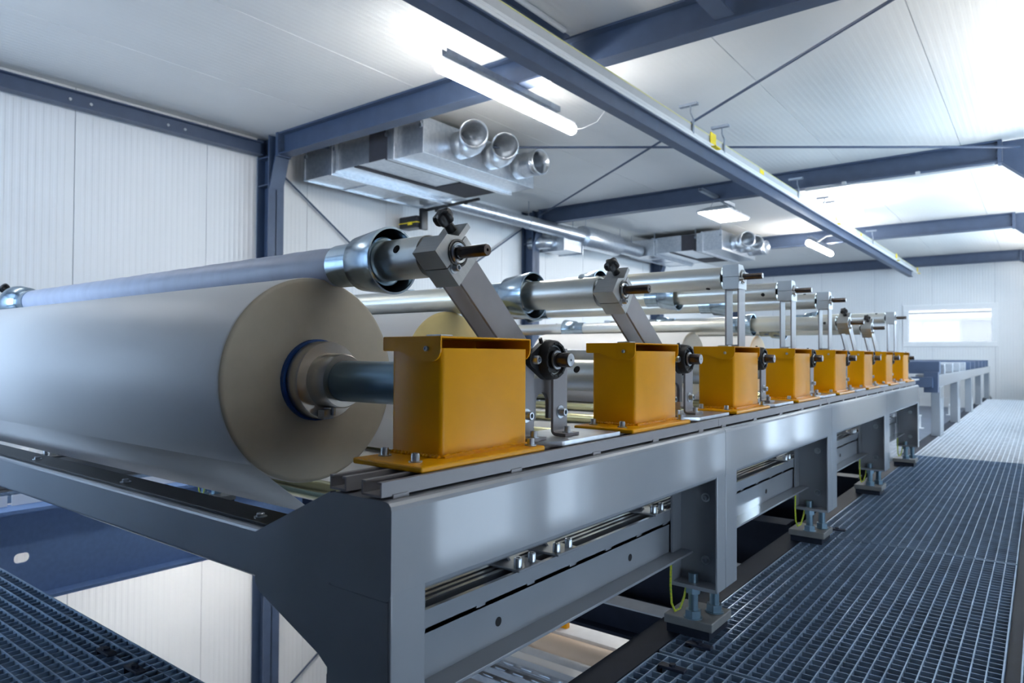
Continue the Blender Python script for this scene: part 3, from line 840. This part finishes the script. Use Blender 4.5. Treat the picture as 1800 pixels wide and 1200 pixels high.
def frame_section(i, y0, y1, far=False):
    side = 'far side' if far else 'near side'
    lab = ('grey machine frame section with box beam and legs, ' + nth(i) + ', ' + side)
    t = thing('frame_section', lab, 'machine frame', (X0 if not far else -4.2 - X0, y0, 3.0), group='grey frame sections, ' + side)
    if far: t.scale = (-1, 1, 1)
    L = y1 - y0
    b = B(); b.box(-0.135, 0, 0, L, 0.462, 0.598, 0.012, 3, only='y')
    obj('top_beam', b, 'grey', t)
    b = B()
    c_rail(b, -0.132, -0.095, 0.0, L, 0.602, 0.623)
    c_rail(b, -0.062, -0.020, 0.0, L, 0.602, 0.623)
    y = 0.02
    while y < L - 0.03:
        for xx in (-0.132, -0.024): b.box(xx, xx + 0.006, y, y + 0.03, 0.597, 0.604)
        y += 0.27
    obj('mounting_rails', b, 'greyarm', t)
    for e, (ya, yb, web) in enumerate(((0.0, 0.067 if i == 0 else 0.088, 0), (L - 0.063, L, 1))):
        b = B()
        zb = 0.155
        b.box(-0.006, 0.0, ya + 0.0004, yb - 0.0004, zb, 0.475, 0.002); b.box(-0.135, -0.129, ya, yb, zb, 0.462)
        if web == 0: b.box(-0.129, -0.006, ya, ya + 0.006, zb, 0.4615)
        else: b.box(-0.129, -0.006, yb - 0.006, yb, zb, 0.462)
        b.box(-0.129, -0.006, ya + 0.006 * (1 - web), yb - 0.006 * web, zb, zb + 0.010)
        leg = obj('leg', b, 'grey', t)
        if i > 0 or e == 1:
            bb = washerbolt(0.008, 0.010)
            yy, rx = (yb - 0.006, PI / 2) if web else (ya + 0.006, -PI / 2)
            o1 = obj('bolt', bb, 'bolt', leg, (-0.055, yy, 0.40), (rx, 0, 0))
            put(o1, leg, (-0.055, yy, 0.225), (rx, 0, 0))
            if e == 1:
                # levelling bolts and the grounding cable under the leg
                f = B()
                for (px, py, tp) in ((-0.082, yb - 0.030, 0.19), (-0.052, yb + 0.050, 0.15)):
                    f.cyl((px, py, 0.066), (px, py, tp), 0.0135, 14)
                    f.cyl((px, py, 0.068), (px, py, 0.088), 0.023, 6)
                    f.cyl((px, py, 0.135), (px, py, 0.154), 0.021, 6)
                    f.lathe([(0, 0), (0, 0.026), (0.003, 0.026), (0.003, 0)], (px, py, 0.0655), (0, 0, 1), 18)
                obj('levelling_bolt', f, 'zincblue', leg)
                f = B(); f.box(-0.162, -0.02, yb - 0.05, yb + 0.10, 0.040, 0.065, 0.003)
                obj('foot_block', f, 'foot', leg)
                f = B(); f.box(-0.155, -0.03, yb - 0.045, yb + 0.095, 0.0155, 0.0398)
                obj('packing_plate', f, 'kerb', leg)
                f = B()
                f.tube([(-0.125, ya - 0.02, 0.22), (-0.125, ya - 0.022, 0.16), (-0.124, ya - 0.018, 0.11), (-0.120, ya - 0.004, 0.085), (-0.112, ya + 0.012, 0.09), (-0.105, ya + 0.024, 0.12), (-0.10, ya + 0.03, 0.158)], 0.0032, 8)
                obj('ground_cable', f, 'green', leg)
    # lower rail, carried on the back flanges of the legs
    ya, yb = (0.15 if i == 0 else 0.004), L - 0.004
    b = B()
    b.box(-0.146, -0.141, ya, yb, 0.243, 0.331); b.box(-0.195, -0.092, ya, yb, 0.238, 0.2445, 0.001)
    b.box(-0.146, -0.141, ya, yb, 0.322, 0.331)
    c_rail(b, -0.179, -0.1365, ya, yb, 0.333, 0.364)
    c_rail(b, -0.226, -0.199, ya, yb, 0.333, 0.359)
    y = ya + 0.03
    while y < yb - 0.04:
        b.box(-0.1415, -0.1370, y, y + 0.025, 0.328, 0.336); y += 0.16
    low = obj('lower_rail', b, 'grey', t)
    for yy in (ya + 0.26, ya + 0.80):
        h = B(); h.cyl((-0.1412, yy, 0.282), (-0.1400, yy, 0.282), 0.009, 16)
        obj('bore_hole', h, 'hole', low)
    for yy in (0.46, 0.60, L - 0.17) if i == 0 else (0.10, 0.24, L - 0.17):
        s = B(); s.box(-0.225, -0.128, yy, yy + 0.085, 0.3645, 0.370, 0.002); s.box(-0.225, -0.219, yy + 0.008, yy + 0.077, 0.370, 0.45); s.prism('y', [(-0.219, 0.370), (-0.185, 0.370), (-0.219, 0.41)], yy + 0.039, yy + 0.046)
        sh = obj('clamp_shoe', s, 'grey', t)
        o1 = obj('bolt', bolt_mesh(0.0085, 0.019), 'bolt', sh, (-0.145, yy + 0.018, 0.370))
        put(o1, sh, (-0.145, yy + 0.066, 0.370))
    return t
for i, (a, c) in enumerate(SECT): frame_section(i, a, c)
for i, (a, c) in enumerate(SECT): frame_section(i, a, c, far=True)
# the near leg stands on a block too
b = B(); b.box(-0.835, -0.702, 0.648, 0.71, 3.05, 3.154, 0.003); b.box(-0.87, -0.68, 0.61, 0.75, 3.0155, 3.05, 0.003)
tag(obj('leg_foot', b, 'grey'), 'grey foot block under the near end leg of the machine frame', 'foot')

# near cross beam with gusset plates
t = thing('cross_beam', 'grey cross beam with gusset plate between the near frame legs, below the front roll', 'cross beam', (0, 0.655, 0))
b = B(); b.box(-3.33, -0.86, 0.004, 0.085, 3.425, 3.51, 0.008, 3, only='x')
obj('beam', b, 'grey', t)
b = B(); b.box(-3.32, -0.99, 0.012, 0.078, 3.5105, 3.516, 0.001)
st = obj('top_strip', b, 'castblack', t)
o1 = obj('bolt', washerbolt(0.007, 0.007), 'bolt', st, (-1.08, 0.035, 3.516))
for x in (-1.60, -2.12, -2.7): put(o1, st, (x, 0.035, 3.516))
for k, m in enumerate((1, -1)):
    xs = [(-1.03, 3.507), (-0.836, 3.597), (-0.836, 3.335), (-0.862, 3.352), (-1.018, 3.412), (-1.03, 3.425)]
    if m < 0: xs = [(-4.2 - x, z) for x, z in xs]
    b = B(); b.prism('y', xs, -0.006, 0.004)
    obj('gusset_plate', b, 'grey', t)
    b = B(); xx = (-0.852, -0.838) if m > 0 else (-3.362, -3.348)
    b.box(xx[0], xx[1], 0.0, 0.05, 3.29, 3.325, 0.004)
    obj('rubber_stop', b, 'black', t)

# ------------------------------------------------------------------ stations: cover box, bracket, arm, rollers
NST = 8
def YS(k): return 0.73 + 0.665 * k
def YP(k): return 1.18 + 0.665 * k
# cover box -----------------------------------------------------------------
GB = 'yellow cover boxes on the near rail'
cb = thing('cover_box', 'large yellow steel cover box on the rail, closest to the near end', 'cover box', (-0.80, YS(0), RAILZ), group=GB)
b = B(); b.box(-0.085, 0.072, 0, 0.32, 0.0, 0.010, 0.003, 2)
base = obj('base_plate', b, 'yellow', cb)
b = B(); b.box(-0.083, 0.035, 0.081, 0.313, 0.0102, 0.187, 0.008, 3, only='z')
# weld bead along the foot
for (p, q) in (((0.037, 0.085, 0.011), (0.037, 0.309, 0.011)), ((-0.08, 0.079, 0.011), (0.032, 0.079, 0.011))):
    p, q = Vector(p), Vector(q); n = 40
    b.tube([p + (q - p) * (k / n) for k in range(n + 1)], [0.0032 + 0.0009 * ((k * 7) % 3) for k in range(n + 1)], 6)
obj('housing', b, 'yellow', cb, shade=40)
b = B()
b.box(-0.097, 0.038, 0.0745, 0.3195, 0.2035, 0.2065, 0.0012)
flap = [(-0.097, 0.205), (-0.097, 0.184), (-0.094, 0.182), (-0.062, 0.182), (-0.052, 0.180), (-0.020, 0.169), (-0.008, 0.1655), (0.010, 0.1655)] + arc(0.018, 0.1855, 0.020, -90, 0, 5) + [(0.038, 0.205)]
b.prism('y', flap, 0.0745, 0.0775); b.prism('y', flap, 0.3165, 0.3195)
b.box(-0.097, -0.094, 0.0745, 0.3195, 0.183, 0.205)
lid = obj('lid', b, 'yellow', cb)
o1 = obj('screw', bolt_mesh(0.0042, 0.005), 'bolt', lid, (0.008, 0.0745, 0.186), (PI / 2, 0, 0))
put(o1, lid, (0.008, 0.3195, 0.186), (-PI / 2, 0, 0))
h = B(); h.box(-0.03, 0.005, 0.11, 0.14, 0.2065, 0.2105, 0.0015)
obj('lid_tab', h, 'bolt', lid)
bo = obj('bolt', washerbolt(0.0068, 0.013), 'bolt', cb, (-0.058, 0.045, 0.0105))
for (x, y) in ((0.028, 0.030), (0.053, 0.300), (-0.06, 0.3175 - 0.022)):
    if (x, y) == (-0.06, 0.2955): continue
    put(bo, cb, (x, y, 0.0105))
# pivot bracket -------------------------------------------------------------
GP = 'pivot bearings on the near rail'
pb = thing('pivot_bearing', 'black flange bearing on grey bracket and plate, closest to the near end', 'bearing', (-0.80, YP(0), RAILZ), group=GP)
b = B(); b.prism('z', [(-0.08, -0.122), (0.0, -0.122), (0.064, -0.062), (0.066, -0.055), (0.066, 0.165), (-0.08, 0.165)], 0.0, 0.010)
obj('base_plate', b, 'galv', pb)
for (y0, y1) in ((0.002, 0.054), (-0.118, -0.066)):
    b = B()
    prof = [(0.0, 0.190), (-0.006, 0.190), (-0.006, 0.010)] 
    poly = [(-0.006, 0.190), (-0.006, 0.022)] + [(p[0], p[1]) for p in arc(0.006, 0.0225, 0.012, 180, 270, 5)] + [(0.03, 0.0105), (0.03, 0.0165), (0.008, 0.0165)] + arc(0.006, 0.0225, 0.006, 270, 180, 4) + [(0.0, 0.190)]
    b.prism('y', poly, y0, y1)
    up = obj('upright', b, 'greyarm', pb)
    o1 = obj('bolt', washerbolt(0.0085, 0.014), 'bolt', up, (0.0, (y0 + y1) / 2, 0.058), (0, PI / 2, 0))
    o2 = put(bo, up, (0.018, (y0 + y1) / 2, 0.0165))
# plate with arched cut between the uprights
b = B()
ao, ai = 0.0, 0.0
arch = [(-0.062, 0.043), (-0.021, 0.043)] + [(p[0], p[1]) for p in arc(0.002, 0.076, 0.023, 180, 0, 10)] + [(0.025, 0.043), (0.044, 0.043), (0.044, 0.128), (-0.062, 0.128)]
b.prism('x', arch, -0.036, -0.028)
obj('arched_plate', b, 'greyarm', pb)
b = B(); zc = 0.167
rh = []
al = math.degrees(math.acos((0.041 - 0.015) / 0.052))
for (cy, r, a0, a1) in ((0.052, 0.015, -al, al), (0, 0.041, al, 180 - al), (-0.052, 0.015, 180 - al, 180 + al), (0, 0.041, 180 + al, 360 - al)):
    rh += [(p[0], p[1] + zc) for p in arc(cy, 0, r, a0, a1, 8)]
b.prism('x', rh, 0.0, 0.012)
b.lathe([(0.010, 0.0), (0.010, 0.041), (0.026, 0.039), (0.030, 0.036), (0.030, 0.031), (0.020, 0.030), (0.020, 0)], (0, 0, zc), (1, 0, 0), 32)
for k in range(14):
    a = 2 * PI * k / 14
    b.box(0.0302, 0.0312, 0.0335 * math.cos(a) - 0.002, 0.0335 * math.cos(a) + 0.002, zc + 0.0335 * math.sin(a) - 0.002, zc + 0.0335 * math.sin(a) + 0.002)
b.cyl((0.012, -0.028, zc + 0.033), (0.012, -0.033, zc + 0.043), 0.004, 8)
fb = obj('flange_housing', b, 'castblack', pb, (0, -0.03, 0))
for y in (-0.052, 0.052):
    o1 = obj('bolt', bolt_mesh(0.0085, 0.012), 'bolt', fb, (0.012, y, zc), (0, PI / 2, 0))
b = B(); b.lathe([(0.0205, 0.0270), (0.0215, 0.0293), (0.0240, 0.0290), (0.0240, 0.0272)], (0, 0, zc), (1, 0, 0), 36, closed=True); b.lathe([(0.024, 0.015), (0.030, 0.0195), (0.032, 0.0190), (0.032, 0.015)], (0, 0, zc), (1, 0, 0), 28)
obj('bearing_ring', b, 'bolt', pb, (0, -0.03, 0))
b = B(); b.lathe([(-0.06, 0.014), (0.0335, 0.0145), (0.061, 0.0145), (0.0635, 0.013)], (0, 0, zc), (1, 0, 0), 28)
b.lathe([(0.020, 0.0), (0.020, 0.0185), (0.031, 0.0175), (0.031, 0.014)], (0, 0, zc), (1, 0, 0), 28)
sh = obj('stub_shaft', b, 'shaft', pb, (0, -0.03, 0))
b = B(); b.lathe([(0.0634, 0.0128), (0.0638, 0.012), (0.0638, 0.0025), (0.061, 0.002), (0.061, 0)], (0, 0, zc), (1, 0, 0), 20)
obj('shaft_end', b, 'shaftend', sh)
# swing arm -----------------------------------------------------------------
GA = 'swing arms on the near rail'
AL = 0.298
sa = thing('swing_arm', 'grey swing arm tilted over the front paper roll, with black star knob', 'swing arm', (-0.84, YP(0), RAILZ + 0.167), (math.radians(48), 0, 0), group=GA)
for xx in (-0.034, -0.080):
    b = B(); b.box(xx, xx + 0.006, -0.033, 0.033, -0.03, AL - 0.028, 0.001)
    obj('arm_plate', b, 'greyarm', sa)
b = B(); b.box(-0.074, -0.034, -0.03, -0.010, 0.02, 0.05); b.cyl((-0.078, 0, 0), (-0.02, 0, 0), 0.024, 24)
obj('pivot_hub', b, 'greyarm', sa)
# bearing block in two halves with an interlocking joint line
b = B()
low = [(-0.042, -0.045), (0.042, -0.045), (0.042, 0.006), (0.026, 0.006), (0.020, -0.002), (-0.020, -0.002), (-0.024, -0.010), (-0.034, -0.010), (-0.034, -0.002), (-0.042, -0.002)]
b.prism('x', [(y, AL + z) for y, z in low], -0.085, -0.026)
obj('block_lower', b, 'alu', sa)
b = B()
cap = [(-0.042, 0.000), (-0.0325, 0.000), (-0.0325, -0.008), (-0.0255, -0.008), (-0.0215, 0.000), (0.018, 0.000), (0.024, 0.009), (0.064, 0.009), (0.064, 0.020), (0.026, 0.020), (0.004, 0.043), (-0.042, 0.043)]
b.prism('x', [(y, AL + z) for y, z in cap], -0.085, -0.026)
obj('block_cap', b, 'alu', sa)
b = B(); b.lathe([(-0.0262, 0.012), (-0.0255, 0.0265), (-0.0235, 0.0265), (-0.0235, 0.0225), (-0.0265, 0.021), (-0.0265, 0.012)], (0, 0, AL), (1, 0, 0), 30)
obj('bearing_seal', b, 'black', sa)
b = B(); b.lathe([(-0.0262, 0.0125), (-0.021, 0.0145), (-0.020, 0.0185), (-0.0232, 0.0205)], (0, 0, AL), (1, 0, 0), 30)
obj('bearing_ring', b, 'bolt', sa)
put(bo, sa, (-0.026, -0.028, AL - 0.012), (0, PI / 2, 0), 'bolt')
b = B()
b.lathe([(0.0, 0.0), (0.0, 0.0105), (0.014, 0.0095), (0.020, 0.0115)], (0, 0, 0), (0, 0, 1), 20)
rings = []
for (h, r, am) in ((0.018, 0.010, 0.0), (0.021, 0.0155, 0.0022), (0.026, 0.0178, 0.0034), (0.036, 0.0178, 0.0034), (0.042, 0.0155, 0.0026), (0.0455, 0.009, 0.0008)):
    rings.append([b.bm.verts.new(((r + am * math.cos(5 * 2 * PI * q / 40)) * math.cos(2 * PI * q / 40), (r + am * math.cos(5 * 2 * PI * q / 40)) * math.sin(2 * PI * q / 40), h)) for q in range(40)])
for A, Z in zip(rings, rings[1:]):
    for q in range(40):
        f = b.bm.faces.new((A[q], A[(q + 1) % 40], Z[(q + 1) % 40], Z[q])); f.smooth = True
b.bm.faces.new(rings[-1]); b.bm.faces.new(rings[0][::-1])
obj('star_knob', b, 'black', sa, (-0.055, 0.046, AL + 0.020))
# rider (pressure) roller ------------------------------------------------------
ANG = [48, 53, 0, 0, 0, 48, 50, 0]
def UP(k):
    a = math.radians(ANG[k])
    return YP(k) - AL * math.sin(a), RAILZ + 0.167 + AL * math.cos(a)
XM = -2.10                      # middle of the machine
RIM = [-1.04, -1.155, -1.46, -1.41, -1.40, -1.41, -1.41, -1.41]
HOLE = [20, 80, -70, -20, 68, 0, -60, 60]
desc = ['wrapped in bluish film, resting on the front paper roll', 'above the yellow-ended paper roll', 'bare, on the first upright arm', 'bare, on the second upright arm', 'bare, on the third upright arm', 'on the tilted arm behind the upright ones', 'on the second tilted arm far back', 'bare, on the last upright arm']
def pressure_roller(k):
    y, z = UP(k)
    t = thing('pressure_roller', 'zinc-plated top roller ' + desc[k], 'roller', (XM, y, z), group='top rollers of the machine')
    H = -0.936 - XM
    b = B(); b.lathe([(-H, 0.016), (-H, 0.041), (H, 0.041), (H, 0.036), (H - 0.006, 0.034), (H - 0.006, 0.014)], (0, 0, 0), (1, 0, 0), 36)
    tb = obj('tube', b, 'zinc', t)
    for sx in (1, -1):
        b = B()
        b.lathe([(H + 0.02, 0.011), (H + 0.143 - 0.002, 0.0112), (H + 0.143, 0.010), (H + 0.143, 0.003), (H + 0.139, 0.0025), (H + 0.139, 0)], (0, 0, 0), (sx, 0, 0), 20)
        b.lathe([(H - 0.004, 0.013), (H + 0.012, 0.034), (H + 0.013, 0.012)], (0, 0, 0), (sx, 0, 0), 24)
        b.cyl((sx * (H + 0.005), 0, 0), (sx * (H + 0.03), 0, 0), 0.0122, 20)
        obj('shaft', b, 'shaft', t)
    a = math.radians(HOLE[k])
    for sx in (1, -1):
        hb = B()
        d = Vector((0, -math.cos(a), math.sin(a)))
        hb.cyl(Vector((sx * (H - 0.055), 0, 0)) + d * 0.036, Vector((sx * (H - 0.055), 0, 0)) + d * 0.0413, 0.0085, 16)
        obj('bore_hole', hb, 'hole', tb)
    r = RIM[k] - XM
    for sx in (1, -1):
        cbm = B()
        cbm.lathe([(r - 0.165, 0.0415), (r - 0.165, 0.0455), (r - 0.10, 0.0465), (r - 0.088, 0.0575), (r - 0.006, 0.0685), (r, 0.0685), (r, 0.0645), (r - 0.010, 0.0635), (r - 0.07, 0.0560), (r - 0.078, 0.050), (r - 0.022, 0.0495), (r - 0.020, 0.0465), (r - 0.022, 0.0415)], (0, 0, 0), (sx, 0, 0), 40)
        obj('collar', cbm, 'cone', t)
    if k == 0:
        wv = B()
        n = 60
        prof = [(-(r - 0.166), 0.0412)] + [(-(r - 0.166) + 2 * (r - 0.166) * q / n, 0.0432 + 0.0006 * math.sin(q * 2.1) + 0.0004 * math.sin(q * 5.3)) for q in range(n + 1)] + [(r - 0.166, 0.0412)]
        wv.lathe(prof, (0, 0, 0), (1, 0, 0), 40)
        obj('film_wrap', wv, 'wrap', t)
    return t
for k in range(NST): pressure_roller(k)
def park(q):                     # on the upright arms the knob is swung over to the back
    for ch in q.children:
        if ch.name.startswith('star_knob'):
            ch.location = (-0.055, 0.052, AL + 0.014); ch.rotation_euler = (-PI / 2, 0, 0)
# copies for the eight stations, near side and far side ---------------------
armlab = ['', 'grey swing arm tilted over the yellow-ended roll, second from the near end', 'upright twin-bar grey swing arm, nearest of the upright ones', 'upright twin-bar grey swing arm, second of the upright ones', 'upright twin-bar grey swing arm, third of the upright ones', 'grey swing arm tilted toward the camera, nearer of the far tilted pair', 'grey swing arm tilted toward the camera, farther of the far tilted pair', 'upright grey swing arm at the far end of the machine, by the window']
for k in range(1, NST):
    dup(cb, (-0.80, YS(k), RAILZ), 'yellow steel cover box on the rail, %s, near side' % nth(k))
    q = dup(pb, (-0.80, YP(k), RAILZ), 'black flange bearing on grey bracket, %s, near side' % nth(k))
    for ch in q.children:
        if ch.name.split('.')[0] in ('flange_housing', 'bearing_ring', 'stub_shaft'): ch.location.y -= 0.010 if k == 1 else 0.024
    q = dup(sa, (-0.84, YP(k), RAILZ + 0.167), armlab[k], rot=(math.radians(ANG[k]), 0, 0))
    if ANG[k] == 0: park(q)
for k in range(NST):
    dup(cb, (-3.40, YS(k), RAILZ), 'yellow cover box on the far rail behind the rolls, %s' % nth(k), mirror=True, group='yellow cover boxes on the far rail')
    dup(pb, (-3.40, YP(k), RAILZ), 'black flange bearing on the far rail behind the rolls, %s' % nth(k), mirror=True, group='pivot bearings on the far rail')
    q = dup(sa, (-3.36, YP(k), RAILZ + 0.167), 'grey swing arm on the far rail behind the rolls, %s' % nth(k), rot=(math.radians(ANG[k]), 0, 0), mirror=True, group='swing arms on the far rail')
    if ANG[k] == 0: park(q)

# core shafts and paper rolls --------------------------------------------------
CZ = 3.745
def YR(k): return 0.905 + 0.665 * k
ROLL = {0: (-1.22, -3.26, 0.216, 'paperend'), 1: (-1.45, -3.0, 0.188, 'paperyellow'), 5: (-1.78, -2.93, 0.206, 'paperend'), 6: (-1.58, -2.85, 0.196, 'paperorange')}
rl = {0: 'huge white paper roll with cream end, in front beside the nearest yellow box', 1: 'white paper roll with yellowish end behind the front roll', 5: 'bright white paper roll with pale round end, behind the second yellow box', 6: 'white paper roll with orange-tinted end behind the upright arms'}
for k in range(NST):
    y = YR(k)
    t = thing('core_shaft', 'zinc core shaft tube %s, at yellow box %s' % ('carrying a paper roll' if k in ROLL else 'without a paper roll', nth(k)), 'shaft', (XM, y, CZ), group='core shafts of the machine')
    H = -0.899 - XM
    b = B(); b.lathe([(-H, 0), (-H, 0.041), (H, 0.041), (H, 0)], (0, 0, 0), (1, 0, 0), 36)
    tb = obj('tube', b, 'zincblue' if k == 0 else 'zinc', t)
    for sx in (1, -1):
        hb = B()
        a = math.radians((10, 25, -5, 5, 20, 0, 10, 0)[k]); d = Vector((0, -math.cos(a), math.sin(a)))
        hb.cyl(Vector((sx * (H - 0.065), 0, 0)) + d * 0.036, Vector((sx * (H - 0.065), 0, 0)) + d * 0.0413, 0.0095, 16)
        if k: obj('bore_hole', hb, 'hole', tb)
        else: hb.bm.free()
    if k in ROLL:
        xr, xl, R, em = ROLL[k]
        for sx, xe in ((1, xr), (-1, xl)):
            e = (xe - XM) * sx
            ch = B(); ch.lathe([(e + 0.012, 0.0415), (e + 0.012, 0.079), (e + 0.015, 0.081), (e + 0.044, 0.081), (e + 0.047, 0.079), (e + 0.047, 0.057), (e + 0.092, 0.0555), (e + 0.096, 0.053), (e + 0.096, 0.0415)], (0, 0, 0), (sx, 0, 0), 44)
            cc = obj('chuck', ch, 'chuck', t)
            ch = B(); ch.lathe([(e + 0.001, 0.0415), (e + 0.001, 0.0855), (e + 0.011, 0.0855), (e + 0.011, 0.0415)], (0, 0, 0), (sx, 0, 0), 44)
            obj('core_ring', ch, 'bluering', t)
            ch = B(); ch.cyl((sx * (e + 0.055), -0.012, -0.055), (sx * (e + 0.055), -0.012, -0.074), 0.006, 10); ch.box(sx * (e + 0.048), sx * (e + 0.07), -0.03, -0.005, -0.078, -0.058, 0.003)
            ch.cyl((sx * (e + 0.075), -0.01, -0.05), (sx * (e + 0.075), -0.01, -0.07), 0.005, 10)
            obj('clamp_screw', ch, 'bolt', cc)
        # the roll itself, hollow, with its free web hanging down to the guide tube
        t2 = thing('paper_roll', rl[k], 'paper roll', (0, y, CZ), group=None)
        b = B()
        f = 0.010
        prof = [(xl, 0.0425), (xl, R - f), (xl + f, R), (xr - f, R), (xr - f * 0.45, R - f * 0.12), (xr - f * 0.12, R - f * 0.45), (xr, R - f), (xr, 0.0425)]
        b.lathe(prof, (0, 0, 0), (1, 0, 0), 96, closed=True, mis=[1, 0, 0, 0, 1, 1, 1, 0])
        obj('paper_body', b, ['paper', em], t2)
        b = B()
        ta = math.radians(231)
        p0 = Vector((0, math.cos(ta), math.sin(ta))) * (R + 0.0004)
        d = Vector((0, -math.sin(ta), math.cos(ta)))
        pts = []
        for q in range(4):
            a = ta - math.radians(4) * (1 - q / 3)
            pts.append(Vector((0, math.cos(a), math.sin(a))) * (R - 0.0009 * (1 - q / 3) + 0.0002))
        pts.append(p0 + d * 0.1); pts.append(p0 + d * 0.19)
        A = [b.bm.verts.new((xr - 0.002, p.y, p.z)) for p in pts]
        Z = [b.bm.verts.new((xl + 0.002, p.y, p.z)) for p in pts]
        for q in range(len(pts) - 1):
            ff = b.bm.faces.new((A[q], A[q + 1], Z[q + 1], Z[q])); ff.smooth = True
        wb = obj('paper_web', b, 'paper', t2)
        m = wb.modifiers.new('sheet', 'SOLIDIFY'); m.thickness = 0.0006; m.offset = 1
# guide tubes under the rolls
for k in range(NST):
    y = YR(k)
    b = B(); b.lathe([(-3.35, 0), (-3.35, 0.024), (-0.84, 0.024), (-0.84, 0)], (0, y + 0.125, 3.475), (1, 0, 0), 24)
    tag(obj('guide_tube', b, 'guide'), 'shiny yellowish guide tube below the rolls, %s' % nth(k), 'guide tube', 'guide tubes below the rolls')
# free paper web running back under the guide tubes
b = B(); ys = [1.06, 1.6, 2.3, 3.0, 3.7, 4.4, 5.1, 5.75]
A = [b.bm.verts.new((-1.24, y, 3.4495 - (0.012 if q == 0 else 0))) for q, y in enumerate(ys)]
Z = [b.bm.verts.new((-2.96, y, 3.4495 - (0.012 if q == 0 else 0))) for q, y in enumerate(ys)]
for q in range(len(ys) - 1): b.bm.faces.new((A[q], A[q + 1], Z[q + 1], Z[q]))
o = obj('paper_web', b, 'paper')
m = o.modifiers.new('sheet', 'SOLIDIFY'); m.thickness = 0.0006; m.offset = -1
tag(o, 'flat white paper web running through the machine below the rolls', 'paper web')
# flat tie bar between the side frames, seen past the first bearing
for k, y in enumerate((2.02, 3.36)):
    b = B(); b.box(-3.30, -0.90, y - 0.02, y + 0.02, 3.783, 3.818, 0.003)
    for x in (-1.0, -1.4): b.cyl((x, y, 3.818), (x, y, 3.825), 0.012, 12)
    for x in (-0.92, -3.28): b.box(x - 0.02, x + 0.02, y - 0.02, y + 0.02, 3.6, 3.783)
    tag(obj('tie_bar', b, 'galv'), 'flat grey tie bar across the machine behind the ' + ('first' if k == 0 else 'third') + ' pivot bearing', 'tie bar')

# ------------------------------------------------------------------ far table (another frame behind the machine)
t = thing('far_table', 'long grey steel frame table on legs beyond the machine end, under the window', 'table', (0, 0, 0))
b = B(); b.box(-1.00, -0.80, 7.9, 16.3, 3.50, 3.62, 0.008, 2, only='y'); b.box(-3.6, -3.4, 7.9, 16.3, 3.50, 3.62)
obj('side_beam', b, 'grey', t)
b = B(); b.box(-3.5, -0.84, 7.75, 7.9, 3.50, 3.60); b.box(-3.5, -0.80, 7.93, 8.05, 3.63, 3.75); b.box(-0.92, -0.80, 7.82, 7.9, 3.45, 3.65)
obj('end_beam', b, 'steel', t)
for k in range(10):
    y = 8.4 + k * 0.8
    b = B(); b.box(-3.5, -0.80, y, y + 0.10, 3.622, 3.72 + 0.002 * k, 0.004)
    obj('cross_bar', b, 'galv' if k < 4 else 'steel', t)
for y in (8.0, 9.8, 11.8, 13.7, 15.9):
    b = B(); b.box(-0.88, -0.80, y, y + 0.30, 2.985, 3.50, 0.006)
    obj('leg', b, 'grey', t)
    b = B(); b.box(-3.6, -3.5, y, y + 0.30, 2.75, 3.50)
    obj('leg', b, 'grey', t)

# ------------------------------------------------------------------ lower hall, seen through the gap
lm = thing('lower_frame', 'grey side plates of the machine on the lower floor, seen through the gap', 'machine frame', (0, 0, 0))
for x in (-3.40, -1.06):
    b = B(); b.box(x, x + 0.02, 2.85, 4.8, 0, 2.15)
    obj('side_plate', b, 'lowgrey', lm)
def low_bar(name, shape, m, label, cat):
    tag(obj(name, shape, m), label, cat)
b = B(); b.lathe([(-3.38, 0), (-3.38, 0.095), (-1.06, 0.095), (-1.06, 0)], (0, 3.66, 1.93), (1, 0, 0), 32)
low_bar('cardboard_roll', b, 'beige', 'beige cardboard roll lying across the lower floor machine below the gap', 'roll')
b = B(); b.lathe([(-3.38, 0), (-3.38, 0.06), (-1.06, 0.06), (-1.06, 0)], (0, 3.48, 1.93), (1, 0, 0), 32)
low_bar('steel_roller', b, 'lowgrey', 'dull grey steel roller beside the beige roll on the lower floor', 'roller')
b = B(); b.box(-3.38, -1.06, 3.80, 4.02, 1.96, 1.99); b.box(-3.38, -1.06, 4.02, 4.04, 1.94, 2.03)
low_bar('machine_cover', b, 'lowgrey', 'pale grey cover panel beyond the beige roll on the lower floor', 'panel')
b = B(); b.box(-3.38, -1.06, 4.06, 4.40, 1.94, 1.97)
low_bar('white_sheet', b, 'white', 'bright white sheet at the back of the lower floor machine', 'sheet')
b = B(); b.box(-3.38, -1.06, 3.31, 3.40, 1.96, 1.99); b.box(-3.38, -1.06, 3.30, 3.315, 1.9, 2.0)
low_bar('guide_bar', b, 'white', 'white guide bar in front of the grey roller on the lower floor', 'bar')
for k, y in enumerate((3.05, 3.16, 3.24)):
    b = B(); b.box(-3.38, -1.06, y, y + 0.05, 1.93, 1.97, 0.003)
    for q in range(16): b.box(-3.2 + q * 0.13, -3.13 + q * 0.13, y + 0.015, y + 0.035, 1.97, 1.974)
    low_bar('linear_rail', b, 'galv', 'thin metal rail on the lower floor machine, ' + ('nearest one', 'middle one', 'farthest one')[k], 'rail')
b = B(); b.box(-2.62, -2.50, 3.86, 3.90, 1.99, 2.10, 0.004)
low_bar('yellow_guard', b, 'yellow', 'small yellow guard on the lower floor machine, above the pale cover panel', 'guard')
b = B(); b.box(-2.13, -2.07, 4.02, 4.08, 1.99, 2.06, 0.01); b.box(-2.10, -2.0, 4.03, 4.07, 2.0, 2.03)
low_bar('sheet_clamp', b, 'galv', 'small clear clamp holding the white sheet on the lower floor', 'clamp')

bpy.context.view_layer.update()
